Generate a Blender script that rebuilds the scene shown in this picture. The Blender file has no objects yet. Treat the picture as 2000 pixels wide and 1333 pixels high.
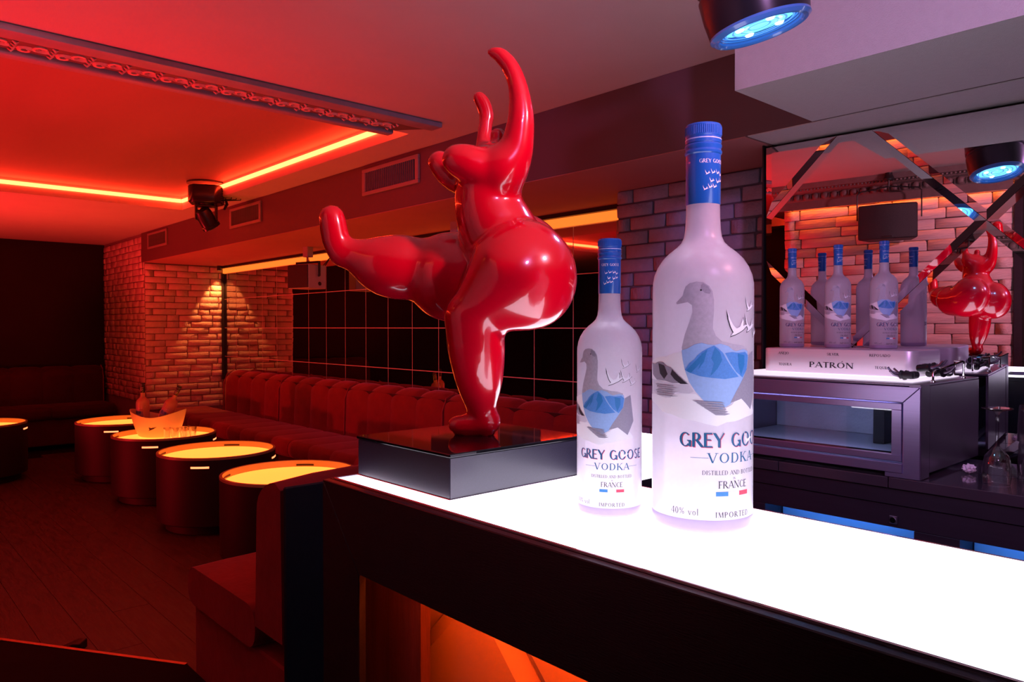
import bpy, bmesh, math, random
import numpy as np
from mathutils import Vector, Matrix, geometry
random.seed(7)
PI = math.pi
sc = bpy.context.scene
COL = sc.collection

# ------------------------------------------------------------------ camera
cd = bpy.data.cameras.new('camera'); cam = bpy.data.objects.new('camera', cd); COL.objects.link(cam)
cd.sensor_fit = 'HORIZONTAL'; cd.sensor_width = 36.0; cd.lens = 1459.0 / 2000 * 36
cd.clip_start = 0.02; cd.clip_end = 60
cam.location = (0, 0, 1.25)
cam.rotation_euler = (math.radians(90 - 1.04), 0, math.radians(47.65))
sc.camera = cam
# ------------------------------------------------------------------ world and exposure
w = bpy.data.worlds.new('world'); sc.world = w; w.use_nodes = True
w.node_tree.nodes['Background'].inputs[0].default_value = (1.0, 0.16, 0.25, 1)
w.node_tree.nodes['Background'].inputs[1].default_value = 0.03
sc.view_settings.view_transform = 'Standard'; sc.view_settings.look = 'None'
sc.view_settings.gamma = 1.0; sc.view_settings.exposure = 0.0; sc.view_settings.use_curve_mapping = False
sc.cycles.max_bounces = 10; sc.cycles.diffuse_bounces = 4; sc.cycles.glossy_bounces = 6
sc.cycles.transmission_bounces = 10; sc.cycles.transparent_max_bounces = 12
sc.cycles.sample_clamp_indirect = 6.0; sc.cycles.caustics_refractive = False; sc.cycles.caustics_reflective = True

LED_RED = ((1.0, 0.033, 0.008), 38.0)      # ceiling cove LED tape
BAR_GLOW = ((0.90, 0.84, 1.0), 4.4)        # lit acrylic bar top

def lamp(name, kind, loc, color, energy, target=None, parent=None, **kw):
    d = bpy.data.lights.new(name, kind); d.color = color; d.energy = energy
    for k, v in kw.items(): setattr(d, k, v)
    o = bpy.data.objects.new(name, d); COL.objects.link(o); o.location = loc
    if target is not None:
        o.rotation_euler = (Vector(target) - Vector(loc)).to_track_quat('-Z', 'Y').to_euler()
    if parent: o.parent = parent
    return o

# ------------------------------------------------------------------ materials
MATS = {}
def mat(name, color, rough=0.5, metal=0.0, var=0.0, scale=20.0, bump=0.0, bscale=60.0, emit=None, estr=0.0,
        coat=0.0, coat_rough=0.03, sheen=0.0, spec=0.5, trans=0.0, ior=1.45, stretch=(1, 1, 1), alpha=1.0, rvar=0.0):
    if name in MATS: return MATS[name]
    m = bpy.data.materials.new(name); m.use_nodes = True; MATS[name] = m
    nt = m.node_tree; N = nt.nodes; L = nt.links; b = N['Principled BSDF']
    c = (color[0], color[1], color[2], 1)
    b.inputs['Base Color'].default_value = c; b.inputs['Roughness'].default_value = rough
    b.inputs['Metallic'].default_value = metal; b.inputs['Specular IOR Level'].default_value = spec
    b.inputs['Coat Weight'].default_value = coat; b.inputs['Coat Roughness'].default_value = coat_rough
    b.inputs['Sheen Weight'].default_value = sheen; b.inputs['Sheen Roughness'].default_value = 0.35
    b.inputs['Transmission Weight'].default_value = trans; b.inputs['IOR'].default_value = ior
    if sheen: b.inputs['Sheen Tint'].default_value = (1, .35, .35, 1)
    if emit:
        b.inputs['Emission Color'].default_value = (*emit, 1); b.inputs['Emission Strength'].default_value = estr
    if var or bump or rvar:
        tc = N.new('ShaderNodeTexCoord'); mp = N.new('ShaderNodeMapping'); mp.inputs['Scale'].default_value = stretch
        L.new(tc.outputs['Object'], mp.inputs[0])
        nz = N.new('ShaderNodeTexNoise'); nz.inputs['Scale'].default_value = scale; nz.inputs['Detail'].default_value = 5
        L.new(mp.outputs[0], nz.inputs[0])
        if var:
            r = N.new('ShaderNodeMixRGB'); r.blend_type = 'MIX'
            r.inputs[1].default_value = tuple(max(0, x * (1 - var)) for x in color) + (1,)
            r.inputs[2].default_value = tuple(min(1, x * (1 + var)) for x in color) + (1,)
            L.new(nz.outputs[0], r.inputs[0]); L.new(r.outputs[0], b.inputs['Base Color'])
        if rvar:
            mr = N.new('ShaderNodeMapRange'); mr.inputs[1].default_value = .3; mr.inputs[2].default_value = .7
            mr.inputs[3].default_value = max(0, rough - rvar); mr.inputs[4].default_value = rough + rvar
            L.new(nz.outputs[0], mr.inputs[0]); L.new(mr.outputs[0], b.inputs['Roughness'])
        if bump:
            n2 = N.new('ShaderNodeTexNoise'); n2.inputs['Scale'].default_value = bscale; n2.inputs['Detail'].default_value = 4
            L.new(mp.outputs[0], n2.inputs[0])
            bp = N.new('ShaderNodeBump'); bp.inputs['Strength'].default_value = bump; bp.inputs['Distance'].default_value = 0.01
            L.new(n2.outputs[0], bp.inputs['Height']); L.new(bp.outputs[0], b.inputs['Normal'])
    return m

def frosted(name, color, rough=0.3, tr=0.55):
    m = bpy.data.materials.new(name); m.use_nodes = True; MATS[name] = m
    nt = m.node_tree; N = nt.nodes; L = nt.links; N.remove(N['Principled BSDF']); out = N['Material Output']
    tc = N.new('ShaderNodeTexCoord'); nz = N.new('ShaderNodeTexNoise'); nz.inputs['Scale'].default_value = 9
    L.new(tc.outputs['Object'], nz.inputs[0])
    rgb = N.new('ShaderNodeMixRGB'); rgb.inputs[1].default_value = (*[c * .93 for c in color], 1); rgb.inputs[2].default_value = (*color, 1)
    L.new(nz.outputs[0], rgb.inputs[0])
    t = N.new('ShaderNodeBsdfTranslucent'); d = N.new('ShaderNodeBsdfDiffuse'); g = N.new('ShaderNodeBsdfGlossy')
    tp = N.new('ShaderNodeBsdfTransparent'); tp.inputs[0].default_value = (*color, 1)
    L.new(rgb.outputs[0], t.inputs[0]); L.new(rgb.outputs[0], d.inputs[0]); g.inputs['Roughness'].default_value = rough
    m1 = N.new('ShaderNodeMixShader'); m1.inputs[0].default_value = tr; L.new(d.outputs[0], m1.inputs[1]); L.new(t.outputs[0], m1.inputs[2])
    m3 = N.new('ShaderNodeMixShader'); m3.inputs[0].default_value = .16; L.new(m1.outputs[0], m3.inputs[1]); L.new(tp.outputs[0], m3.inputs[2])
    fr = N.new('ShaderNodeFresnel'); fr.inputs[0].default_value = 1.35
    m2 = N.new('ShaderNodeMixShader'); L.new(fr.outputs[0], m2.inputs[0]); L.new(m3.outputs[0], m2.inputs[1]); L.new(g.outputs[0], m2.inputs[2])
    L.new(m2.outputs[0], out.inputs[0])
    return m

def clear_glass(name, tint=(.95, .95, .97), refl=1.45):
    m = bpy.data.materials.new(name); m.use_nodes = True; MATS[name] = m
    nt = m.node_tree; N = nt.nodes; L = nt.links; N.remove(N['Principled BSDF']); out = N['Material Output']
    tp = N.new('ShaderNodeBsdfTransparent'); tp.inputs[0].default_value = (*tint, 1)
    g = N.new('ShaderNodeBsdfGlossy'); g.inputs['Roughness'].default_value = .02
    lw = N.new('ShaderNodeLayerWeight'); lw.inputs[0].default_value = .55
    mx = N.new('ShaderNodeMixShader'); L.new(lw.outputs['Facing'], mx.inputs[0]); L.new(tp.outputs[0], mx.inputs[1]); L.new(g.outputs[0], mx.inputs[2])
    mu = N.new('ShaderNodeMath'); mu.operation = 'MULTIPLY_ADD'; mu.inputs[1].default_value = .85; mu.inputs[2].default_value = .06
    L.new(lw.outputs['Facing'], mu.inputs[0]); L.new(mu.outputs[0], mx.inputs[0])
    L.new(mx.outputs[0], out.inputs[0])
    return m

M = dict(
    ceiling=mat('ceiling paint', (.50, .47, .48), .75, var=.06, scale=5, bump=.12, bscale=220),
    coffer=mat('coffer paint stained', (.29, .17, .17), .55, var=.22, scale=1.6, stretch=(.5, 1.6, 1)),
    soffit=mat('textured soffit', (.52, .49, .50), .62, var=.06, scale=60, bump=.35, bscale=420),
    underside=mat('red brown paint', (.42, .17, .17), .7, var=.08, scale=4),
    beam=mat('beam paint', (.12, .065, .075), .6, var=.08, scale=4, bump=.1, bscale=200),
    black=mat('black fabric wall', (.012, .008, .009), .9, var=.3, scale=3),
    floor=mat('dark wood plank', (.05, .034, .034), .42, var=.45, scale=4, stretch=(1.5, 14, 1), bump=.12, bscale=30, rvar=.1),
    step=mat('step dark board', (.012, .008, .008), .9, var=.3, scale=8, spec=.08),
    nosing=mat('worn brass nosing', (.55, .32, .2), .35, metal=.8, var=.2, scale=30),
    mortar=mat('brick mortar', (.26, .19, .21), .9, var=.2, scale=30, bump=.3),
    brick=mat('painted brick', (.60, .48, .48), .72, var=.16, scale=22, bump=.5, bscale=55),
    mortarp=mat('mortar tinted by lilac light', (.13, .11, .16), .9, var=.2, scale=30),  # dark joint, the pillar's lilac light tinted into its colour
    brickp=mat('painted brick tinted by lilac light', (.30, .27, .40), .7, var=.2, scale=22, bump=.5, bscale=55),  # lilac light on the pillar mixed into the brick colour
    stone=mat('ledger stone', (.58, .43, .44), .75, var=.42, scale=9, bump=.5, bscale=40, stretch=(.4, 1, 2.4)),
    tile=mat('dark mirror tile', (.55, .50, .50), .015, metal=1.0, var=.04, scale=3),
    jointglint=mat('tile joint with bevel glint', (.60, .52, .45), .6, var=.1),  # joint colour paled to stand for light caught on tile bevels
    mirror=mat('bevelled mirror', (.80, .78, .82), .004, metal=1.0, var=.02, scale=2),
    blackgloss=mat('black gloss acrylic', (.006, .005, .007), .04, spec=.7, var=.2, scale=60),
    glitter=mat('dark glitter laminate', (.022, .018, .035), .38, var=.6, scale=700, coat=.35, coat_rough=.2),
    fascia=mat('black stained oak', (.012, .009, .012), .33, var=.5, scale=7, stretch=(1, 12, 12), bump=.12, bscale=60, spec=.45),
    postwood=mat('red brown oak', (.16, .04, .035), .5, var=.5, scale=6, stretch=(16, 16, 1), bump=.25, bscale=30),
    satin=mat('satin orange panel', (.62, .32, .2), .33, var=.06, scale=5),
    litwhite=mat('lit white acrylic', (.8, .8, .82), .25, var=.02, scale=8, emit=BAR_GLOW[0], estr=BAR_GLOW[1]),
    led=mat('red orange LED tape', (.8, .6, .5), .5, var=.02, emit=LED_RED[0], estr=LED_RED[1]),
    wallled=mat('amber LED tape', (.8, .6, .4), .5, var=.02, emit=(1, .17, .02), estr=42.0),
    barled=mat('amber LED tape under bar', (.8, .6, .4), .5, var=.02, emit=(1, .12, .008), estr=95.0),
    blueled=mat('blue LED tape', (.5, .6, .9), .5, var=.02, emit=(.06, .30, 1), estr=26.0),
    coolled=mat('cooler lamp', (.8, .85, .9), .5, var=.02, emit=(.62, .68, 1), estr=22),
    cove=mat('amber lit cove diffuser', (.8, .5, .3), .5, var=.06, scale=60, emit=(1, .21, .02), estr=1.15),
    velvet=mat('burgundy velvet', (.17, .012, .016), .75, var=.45, scale=7, sheen=.55, bump=.15, bscale=30),
    velvetdark=mat('dark velvet', (.04, .006, .008), .85, var=.4, scale=7, sheen=.15),
    piping=mat('velvet piping', (.28, .03, .03), .6, var=.2, sheen=.4),
    backing=mat('black bench backing', (.01, .008, .012), .55, var=.4, scale=20),
    drum=mat('matt black drum', (.007, .004, .005), .6, var=.2, scale=8),
    drumrim=mat('brass painted rim', (.30, .34, .17), .4, var=.08, scale=12),
    disc=mat('lit amber table top', (.8, .6, .4), .3, var=.05, scale=6, emit=(1, .115, .014), estr=5.2),
    slot=mat('lit slot diffuser', (.8, .6, .5), .4, var=.03, emit=(1, .20, .07), estr=3.2),
    statue=mat('red lacquer', (.62, .0, .016), .22, var=.03, scale=3, coat=1.0, coat_rough=.025),
    chip=mat('chipped lacquer', (.75, .40, .42), .6, var=.3, scale=80),
    foil=mat('blue foil', (.015, .115, .46), .28, var=.08, scale=40, coat=.4),
    foilring=mat('pale blue ring', (.45, .58, .85), .3, var=.05),
    foilblack=mat('black foil', (.012, .012, .014), .35, var=.2, scale=40, coat=.3),
    pwhite=mat('white print', (.86, .86, .92), .5, var=.03, scale=30),
    pblue=mat('blue print', (.03, .20, .50), .5, var=.12, scale=30),
    pteal=mat('teal blue letter print', (.01, .11, .25), .5, var=.1, scale=40),
    pblue2=mat('light blue print', (.30, .47, .80), .5, var=.12, scale=18),
    pblue3=mat('mid blue print', (.08, .26, .66), .5, var=.2, scale=30),
    pdark=mat('dark grey print', (.028, .024, .035), .55, var=.3, scale=60),
    pgoose=mat('goose grey print', (.44, .41, .50), .55, var=.2, scale=14),
    pgrey=mat('grey print', (.30, .28, .36), .55, var=.22, scale=35),
    ppale=mat('pale grey print', (.62, .60, .70), .55, var=.08, scale=35),
    pred=mat('red print', (.62, .05, .10), .5, var=.05, scale=30),
    steel=mat('brushed steel', (.55, .53, .58), .27, metal=1.0, var=.12, scale=5, stretch=(1, 1, 60), bump=.03),
    steelcool=mat('brushed steel with violet glow tint', (.40, .32, .55), .3, metal=.85, var=.12, scale=5, stretch=(1, 1, 60)),  # violet reflection of the bar glow put into the steel colour
    traysilver=mat('satin silver tray', (.74, .68, .74), .38, metal=.55, var=.06, scale=5, stretch=(1, 1, 40)),
    nichepaint=mat('pale niche lining', (.45, .50, .62), .5, var=.08, scale=9),
    steeldark=mat('dark brushed steel', (.24, .20, .27), .33, metal=.9, var=.15, scale=5, stretch=(60, 1, 1)),
    steelinner=mat('frosted cooler liner', (.55, .57, .66), .45, metal=.3, var=.2, scale=14, bump=.2, bscale=120),
    chrome=mat('chrome', (.75, .73, .77), .06, metal=1.0, var=.03),
    blackplastic=mat('black plastic', (.012, .011, .013), .4, var=.3, scale=30),
    blackmesh=mat('speaker grille', (.02, .018, .024), .5, var=.5, scale=260, bump=.4, bscale=300),
    greypaint=mat('grey painted box', (.42, .36, .36), .5, var=.08, scale=12),
    vent=mat('vent frame paint', (.26, .20, .20), .5, var=.1, scale=8),
    ventin=mat('vent dark slats', (.16, .12, .13), .55, var=.2),
    carve=mat('carved moulding', (.62, .40, .36), .55, var=.35, scale=40, bump=.4, bscale=70),
    rail=mat('moulding rail', (.30, .28, .36), .42, var=.2, scale=20),  # lilac light from the bar tinted into the moulding colour
    cornice=mat('dark cornice paint', (.14, .10, .10), .5, var=.25, scale=25),
    bluelens=mat('blue lamp lens', (.3, .6, .9), .1, var=.1, scale=50, emit=(.12, .66, 1.0), estr=1.7),
    bluering=mat('lit blue lamp ring', (.07, .22, .62), .28, var=.1, scale=20, coat=.6),
    bluering2=mat('pale blue lens ridge', (.25, .55, .85), .3, var=.1, scale=20, emit=(.05, .30, .75), estr=1.0),
    diode=mat('lamp diode', (.8, .9, 1), .3, var=.02, emit=(.6, .95, 1), estr=3.0),
    lampbody=mat('dark lamp housing', (.014, .012, .018), .3, var=.2, scale=12),
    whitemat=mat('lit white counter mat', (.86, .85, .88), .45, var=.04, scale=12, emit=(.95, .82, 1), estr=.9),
    tiletop=mat('dark polished counter tile', (.05, .035, .045), .12, var=.25, scale=5, coat=.3),
    rearwood=mat('black cabinet front', (.022, .015, .024), .38, var=.4, scale=5, stretch=(1, 1, 14)),
    paper=mat('crumpled paper', (.80, .66, .68), .8, var=.1, scale=30),
    bucket=mat('ice bucket plastic', (.50, .56, .36), .4, var=.06, scale=6),
    ice=mat('dark ice', (.05, .02, .02), .3, var=.4, scale=30, bump=.6, bscale=40),
    cable=mat('black cable', (.015, .012, .012), .5, var=.2),
    bulb=mat('warm spot lens', (.9, .7, .5), .3, var=.02, emit=(1, .5, .15), estr=6.0),
)
M['glass'] = clear_glass('clear glass')
M['coolglass'] = clear_glass('cooler pane', (.86, .88, .93))
M['frost'] = frosted('frosted bottle glass', (.95, .91, .98), tr=.62)
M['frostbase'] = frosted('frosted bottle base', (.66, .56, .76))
M['frostamber'] = frosted('amber lit frosted glass', (.86, .70, .52))

# ------------------------------------------------------------------ mesh helpers
class MB:
    def __init__(s): s.v = []; s.f = []
    def add(s, vs, fs):
        o = len(s.v); s.v += [tuple(p) for p in vs]; s.f += [tuple(i + o for i in f) for f in fs]; return s
    def box(s, x0, x1, y0, y1, z0, z1):
        return s.add([(x0, y0, z0), (x1, y0, z0), (x1, y1, z0), (x0, y1, z0), (x0, y0, z1), (x1, y0, z1), (x1, y1, z1), (x0, y1, z1)],
                     [(0, 3, 2, 1), (4, 5, 6, 7), (0, 1, 5, 4), (1, 2, 6, 5), (2, 3, 7, 6), (3, 0, 4, 7)])
    def prism(s, poly, y0, y1):            # polygon in (x, z), extruded along y
        n = len(poly)
        return s.add([(x, y0, z) for x, z in poly] + [(x, y1, z) for x, z in poly],
                     [tuple(range(n)), tuple(range(2 * n - 1, n - 1, -1))] + [(i, i + n, (i + 1) % n + n, (i + 1) % n) for i in range(n)])
    def slab(s, poly, z0, z1):             # polygon in (x, y), extruded along z
        n = len(poly)
        return s.add([(x, y, z0) for x, y in poly] + [(x, y, z1) for x, y in poly],
                     [tuple(range(n - 1, -1, -1)), tuple(range(n, 2 * n))] + [(i, (i + 1) % n, (i + 1) % n + n, i + n) for i in range(n)])
    def lathe(s, prof, n=32, c=(0, 0, 0), sx=1.0, sy=1.0, cap0=True, cap1=True):
        k = len(prof); vs = []
        for r, z in prof:
            for i in range(n):
                a = 2 * PI * i / n; vs.append((c[0] + sx * r * math.cos(a), c[1] + sy * r * math.sin(a), c[2] + z))
        fs = [(j * n + i, j * n + (i + 1) % n, (j + 1) * n + (i + 1) % n, (j + 1) * n + i) for j in range(k - 1) for i in range(n)]
        if cap0: fs.append(tuple(range(n - 1, -1, -1)))
        if cap1: fs.append(tuple((k - 1) * n + i for i in range(n)))
        return s.add(vs, fs)
    def tube(s, path, r, n=8, cap=True):
        P = [Vector(p) for p in path]; rs = r if isinstance(r, (list, tuple)) else [r] * len(P); vs = []; up = None
        for i, p in enumerate(P):
            t = (P[min(i + 1, len(P) - 1)] - P[max(i - 1, 0)]).normalized()
            if up is None:
                up = Vector((0, 0, 1)) if abs(t.z) < .9 else Vector((1, 0, 0))
            a = t.cross(up).normalized(); b = a.cross(t).normalized(); up = b
            for k in range(n):
                q = 2 * PI * k / n; vs.append(p + rs[i] * (math.cos(q) * a + math.sin(q) * b))
        fs = [(j * n + i, j * n + (i + 1) % n, (j + 1) * n + (i + 1) % n, (j + 1) * n + i) for j in range(len(P) - 1) for i in range(n)]
        if cap: fs += [tuple(range(n - 1, -1, -1)), tuple((len(P) - 1) * n + i for i in range(n))]
        return s.add(vs, fs)
    def mesh(s, name, m, bevel=0.0, seg=1, smooth=35):
        me = bpy.data.meshes.new(name); me.from_pydata(s.v, [], s.f); me.update()
        bm = bmesh.new(); bm.from_mesh(me)
        bmesh.ops.recalc_face_normals(bm, faces=bm.faces)
        if bevel:
            es = [e for e in bm.edges if len(e.link_faces) == 2 and e.calc_face_angle(0) > .5]
            bmesh.ops.bevel(bm, geom=es, offset=bevel, segments=seg, profile=.5, affect='EDGES', clamp_overlap=True)
        bm.to_mesh(me); bm.free()
        me.materials.append(m)
        if smooth:
            me.polygons.foreach_set('use_smooth', [True] * len(me.polygons)); me.set_sharp_from_angle(angle=math.radians(smooth))
        return me
    def obj(s, name, m, parent=None, bevel=0.0, seg=1, smooth=35):
        return put(name, s.mesh(name, m, bevel, seg, smooth), parent)

def put(name, me, parent=None, loc=(0, 0, 0), rot=(0, 0, 0), scale=(1, 1, 1)):
    o = bpy.data.objects.new(name, me); COL.objects.link(o); o.parent = parent
    o.location = loc; o.rotation_euler = rot; o.scale = scale
    return o
def thing(name, label, cat, loc=(0, 0, 0), rotz=0, group=None):
    o = put(name, None, None, loc, (0, 0, rotz)); o.empty_display_size = .05
    return tag(o, label, cat, group)
def tag(o, label, cat, group=None):
    o['label'] = label; o['category'] = cat
    if group: o['group'] = group
    return o
def struct(o, label=None, cat=None):
    o['kind'] = 'structure'
    if label: o['label'] = label
    if cat: o['category'] = cat
    return o
def copy_tree(o, parent=None):
    c = o.copy(); COL.objects.link(c); c.parent = parent
    for ch in list(o.children): copy_tree(ch, c)
    return c

def clip(poly, x0, x1, z0, z1):
    for ax, val, sg in ((0, x0, 1), (0, x1, -1), (1, z0, 1), (1, z1, -1)):
        out = []
        for i in range(len(poly)):
            a, b = poly[i], poly[(i + 1) % len(poly)]
            ia, ib = sg * (a[ax] - val) >= 0, sg * (b[ax] - val) >= 0
            if ia: out.append(a)
            if ia != ib:
                t = (val - a[ax]) / (b[ax] - a[ax]); out.append((a[0] + t * (b[0] - a[0]), a[1] + t * (b[1] - a[1])))
        poly = out
        if not poly: break
    res = []
    for p in poly:
        if not res or math.hypot(p[0] - res[-1][0], p[1] - res[-1][1]) > 1e-5: res.append(p)
    if len(res) > 1 and math.hypot(res[0][0] - res[-1][0], res[0][1] - res[-1][1]) < 1e-5: res.pop()
    return res
def area2(p): return sum(p[i][0] * p[(i + 1) % len(p)][1] - p[(i + 1) % len(p)][0] * p[i][1] for i in range(len(p)))
def inset(poly, d):
    if area2(poly) < 0: poly = poly[::-1]
    n = len(poly); out = []
    for i in range(n):
        a, b, c = Vector(poly[i - 1]), Vector(poly[i]), Vector(poly[(i + 1) % n])
        e1 = (b - a).normalized(); e2 = (c - b).normalized()
        n1 = Vector((-e1.y, e1.x)); n2 = Vector((-e2.y, e2.x)); k = 1 + n1.dot(n2)
        out.append(tuple(b + d * (n1 + n2) / max(k, .2)))
    return poly, out
def diamonds(cplus, cminus, step, x0, x1, z0, z1, mind=.0):
    res = []
    for i in range(-14, 15):
        for j in range(-14, 15):
            p0, p1 = cplus + i * step, cplus + (i + 1) * step; q0, q1 = cminus + j * step, cminus + (j + 1) * step
            quad = [((p - q) / 2, (p + q) / 2) for p, q in ((p0, q0), (p1, q0), (p1, q1), (p0, q1))]
            c = clip(quad, x0, x1, z0, z1)
            if len(c) >= 3 and abs(area2(c)) > 2 * mind: res.append(c)
    return res

# ------------------------------------------------------------------ strokes font (flared capitals) and wrapped print
W, T = .15, .06
def _arc(cx, cy, rx, ry, a0, a1, wk=W, wn=T, n=14): return ('a', cx, cy, rx, ry, a0, a1, wk, wn, n)
GL = {
 'A': (.82, [('l', .02, 0, .42, 1, T), ('l', .42, 1, .78, 0, W), ('l', .16, .33, .62, .33, T)], [.02, .78], []),
 'B': (.66, [('l', .1, 0, .1, 1, W), _arc(.3, .76, .24, .24, -90, 90), _arc(.3, .27, .3, .27, -90, 90), ('l', .1, .97, .32, .97, T), ('l', .1, .52, .32, .52, T), ('l', .1, .03, .32, .03, T)], [.1], []),
 'C': (.78, [_arc(.44, .5, .4, .5, 45, 315)], [], []),
 'D': (.82, [('l', .1, 0, .1, 1, W), _arc(.34, .5, .42, .5, -90, 90), ('l', .1, .97, .35, .97, T), ('l', .1, .03, .35, .03, T)], [.1], []),
 'E': (.62, [('l', .1, 0, .1, 1, W), ('l', .1, .96, .56, .96, .08), ('l', .1, .52, .48, .52, T), ('l', .1, .04, .58, .04, .08)], [.1], []),
 'F': (.58, [('l', .1, 0, .1, 1, W), ('l', .1, .96, .55, .96, .08), ('l', .1, .5, .46, .5, T)], [.1], [.1]),
 'G': (.88, [_arc(.45, .5, .41, .5, 45, 320), ('l', .78, .02, .78, .45, W), ('l', .58, .43, .86, .43, T)], [], []),
 'I': (.28, [('l', .14, 0, .14, 1, W)], [.14], [.14]),
 'J': (.34, [('l', .2, -.1, .2, 1, W), _arc(.04, -.1, .17, .16, -100, 0)], [], [.2]),
 'K': (.78, [('l', .1, 0, .1, 1, W), ('l', .14, .42, .66, 1, T), ('l', .3, .58, .72, 0, W)], [.1, .7], [.1, .66]),
 'L': (.58, [('l', .1, 0, .1, 1, W), ('l', .1, .04, .56, .04, .08)], [.1], [.1]),
 'M': (1.0, [('l', .1, 0, .14, 1, T), ('l', .14, 1, .48, .05, W), ('l', .48, .05, .84, 1, T), ('l', .84, 1, .88, 0, W)], [.1, .88], []),
 'N': (.86, [('l', .1, 0, .1, 1, T), ('l', .1, 1, .74, 0, W), ('l', .74, 0, .74, 1, T)], [.1], [.08, .74]),
 'O': (.98, [_arc(.48, .5, .44, .5, 0, 360, n=26)], [], []),
 'P': (.64, [('l', .1, 0, .1, 1, W), _arc(.3, .73, .3, .27, -90, 90), ('l', .1, .97, .32, .97, T), ('l', .1, .47, .32, .47, T)], [.1], []),
 'Q': (.98, [_arc(.48, .5, .44, .5, 0, 360, n=26), ('l', .5, .12, .92, -.18, .1)], [], []),
 'R': (.74, [('l', .1, 0, .1, 1, W), _arc(.3, .74, .27, .26, -90, 90), ('l', .1, .97, .32, .97, T), ('l', .1, .49, .32, .49, T), ('l', .3, .5, .7, 0, W)], [.1, .7], []),
 'S': (.6, [_arc(.3, .75, .24, .25, 30, 270, .1, .08), _arc(.3, .26, .26, .26, -150, 90, .12, .08)], [], []),
 'T': (.74, [('l', .37, 0, .37, 1, W), ('l', .02, .96, .72, .96, .08)], [.37], []),
 'U': (.82, [('l', .1, .35, .1, 1, W), ('l', .72, .35, .72, 1, T), _arc(.41, .36, .31, .36, 180, 360, W, T)], [], [.1, .72]),
 'V': (.8, [('l', .06, 1, .42, 0, W), ('l', .42, 0, .76, 1, T)], [], [.06, .76]),
 'Y': (.76, [('l', .04, 1, .38, .46, W), ('l', .38, .46, .72, 1, T), ('l', .38, 0, .38, .5, W)], [.38], [.04, .72]),
 '0': (.56, [_arc(.28, .5, .24, .5, 0, 360, .12, T, 20)], [], []),
 '4': (.58, [('l', .42, 0, .42, 1, .12), ('l', .42, 1, .02, .3, T), ('l', .02, .3, .56, .3, T)], [], []),
 '%': (.8, [('l', .12, 0, .68, 1, T), _arc(.18, .76, .14, .2, 0, 360, .08, T, 12), _arc(.62, .24, .14, .2, 0, 360, .08, T, 12)], [], []),
 'v': (.5, [('l', .04, .62, .25, 0, .11), ('l', .25, 0, .46, .62, T)], [], []),
 'o': (.56, [_arc(.27, .31, .23, .31, 0, 360, .11, T, 16)], [], []),
 'l': (.22, [('l', .11, 0, .11, 1.02, .11)], [], []),
 "'": (.0, [('l', -.48, 1.1, -.38, 1.28, .07)], [], []),
 '~': (.0, [('l', -.62, 1.1, -.3, 1.16, .07)], [], []),
 ' ': (.38, [], [], []),
}
def strokes(text, h, serif=True, track=.1, weight=1.0, wide=1.0):
    """triangulated capitals: list of (verts2d, faces), centred on x"""
    out = []; x = 0.0
    for ch in text:
        wd, st, sb, stp = GL[ch]
        x_ = x; polys = []
        for s in st:
            if s[0] == 'l':
                _, ax, ay, bx, by, ww = s; ww *= weight
                d = Vector((bx - ax, by - ay)); ln = d.length; d /= ln
                if abs(d.y) > .3:      # upright or slanted stem: horizontal cut ends
                    hx = ww / 2 / max(abs(d.y), .5)
                    polys.append([(ax - hx, ay), (ax + hx, ay), (bx + hx, by), (bx - hx, by)])
                else:
                    polys.append([(ax, ay - ww / 2), (bx, by - ww / 2), (bx, by + ww / 2), (ax, ay + ww / 2)])
            else:
                _, cx, cy, rx, ry, a0, a1, wk, wn, n = s; wk *= weight; wn *= weight
                pr = None
                for i in range(n + 1):
                    a = math.radians(a0 + (a1 - a0) * i / n); c, sn = math.cos(a), math.sin(a)
                    o_ = (cx + rx * c, cy + ry * sn); i_ = (cx + (rx - wk) * c, cy + (ry - wn) * sn)
                    if pr: polys.append([pr[0], o_, i_, pr[1]])
                    pr = (o_, i_)
        if serif:
            for sx in sb: polys.append([(sx - .15, 0), (sx + .15, 0), (sx + .15, .05), (sx - .15, .05)])
            for sx in stp: polys.append([(sx - .15, .95), (sx + .15, .95), (sx + .15, 1), (sx - .15, 1)])
        for p in polys: out.append([((x_ + q[0] * wide) * h, q[1] * h) for q in p])
        x += (wd * wide + track) if wd else 0
    tot = (x - track) * h
    return [[(q[0] - tot / 2, q[1]) for q in p] for p in out]
def shift(polys, dx, dy): return [[(x + dx, y + dy) for x, y in p] for p in polys]
def print_mesh(name, polys, m, wrap=None, du=.1, lift=0.0):
    """flat print: polygons in (u, v); wrap = radius for cylinders (u = arc length), else a plane in x, z"""
    bm = bmesh.new()
    for p in polys:
        if len(p) < 3: continue
        if area2(p) < 0: p = p[::-1]
        vs = [bm.verts.new((x, y, 0)) for x, y in p]
        if len(p) <= 3: bm.faces.new(vs)
        else:
            for t in geometry.tessellate_polygon([[Vector((x, y, 0)) for x, y in p]]):
                try: bm.faces.new([vs[i] for i in t])
                except ValueError: pass
    if wrap:
        xs = [v.co.x for v in bm.verts]
        k = math.ceil(min(xs) / du)
        while k * du < max(xs):
            bmesh.ops.bisect_plane(bm, geom=bm.verts[:] + bm.edges[:] + bm.faces[:], plane_co=(k * du, 0, 0), plane_no=(1, 0, 0)); k += 1
        for v in bm.verts:
            a = v.co.x / wrap; r = wrap + lift; z = v.co.y
            v.co = (r * math.sin(a), -r * math.cos(a), z)
    else:
        for v in bm.verts: v.co = (v.co.x, -lift, v.co.y)
    me = bpy.data.meshes.new(name); bm.to_mesh(me); bm.free(); me.materials.append(m)
    me.polygons.foreach_set('use_smooth', [True] * len(me.polygons))
    return me

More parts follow.
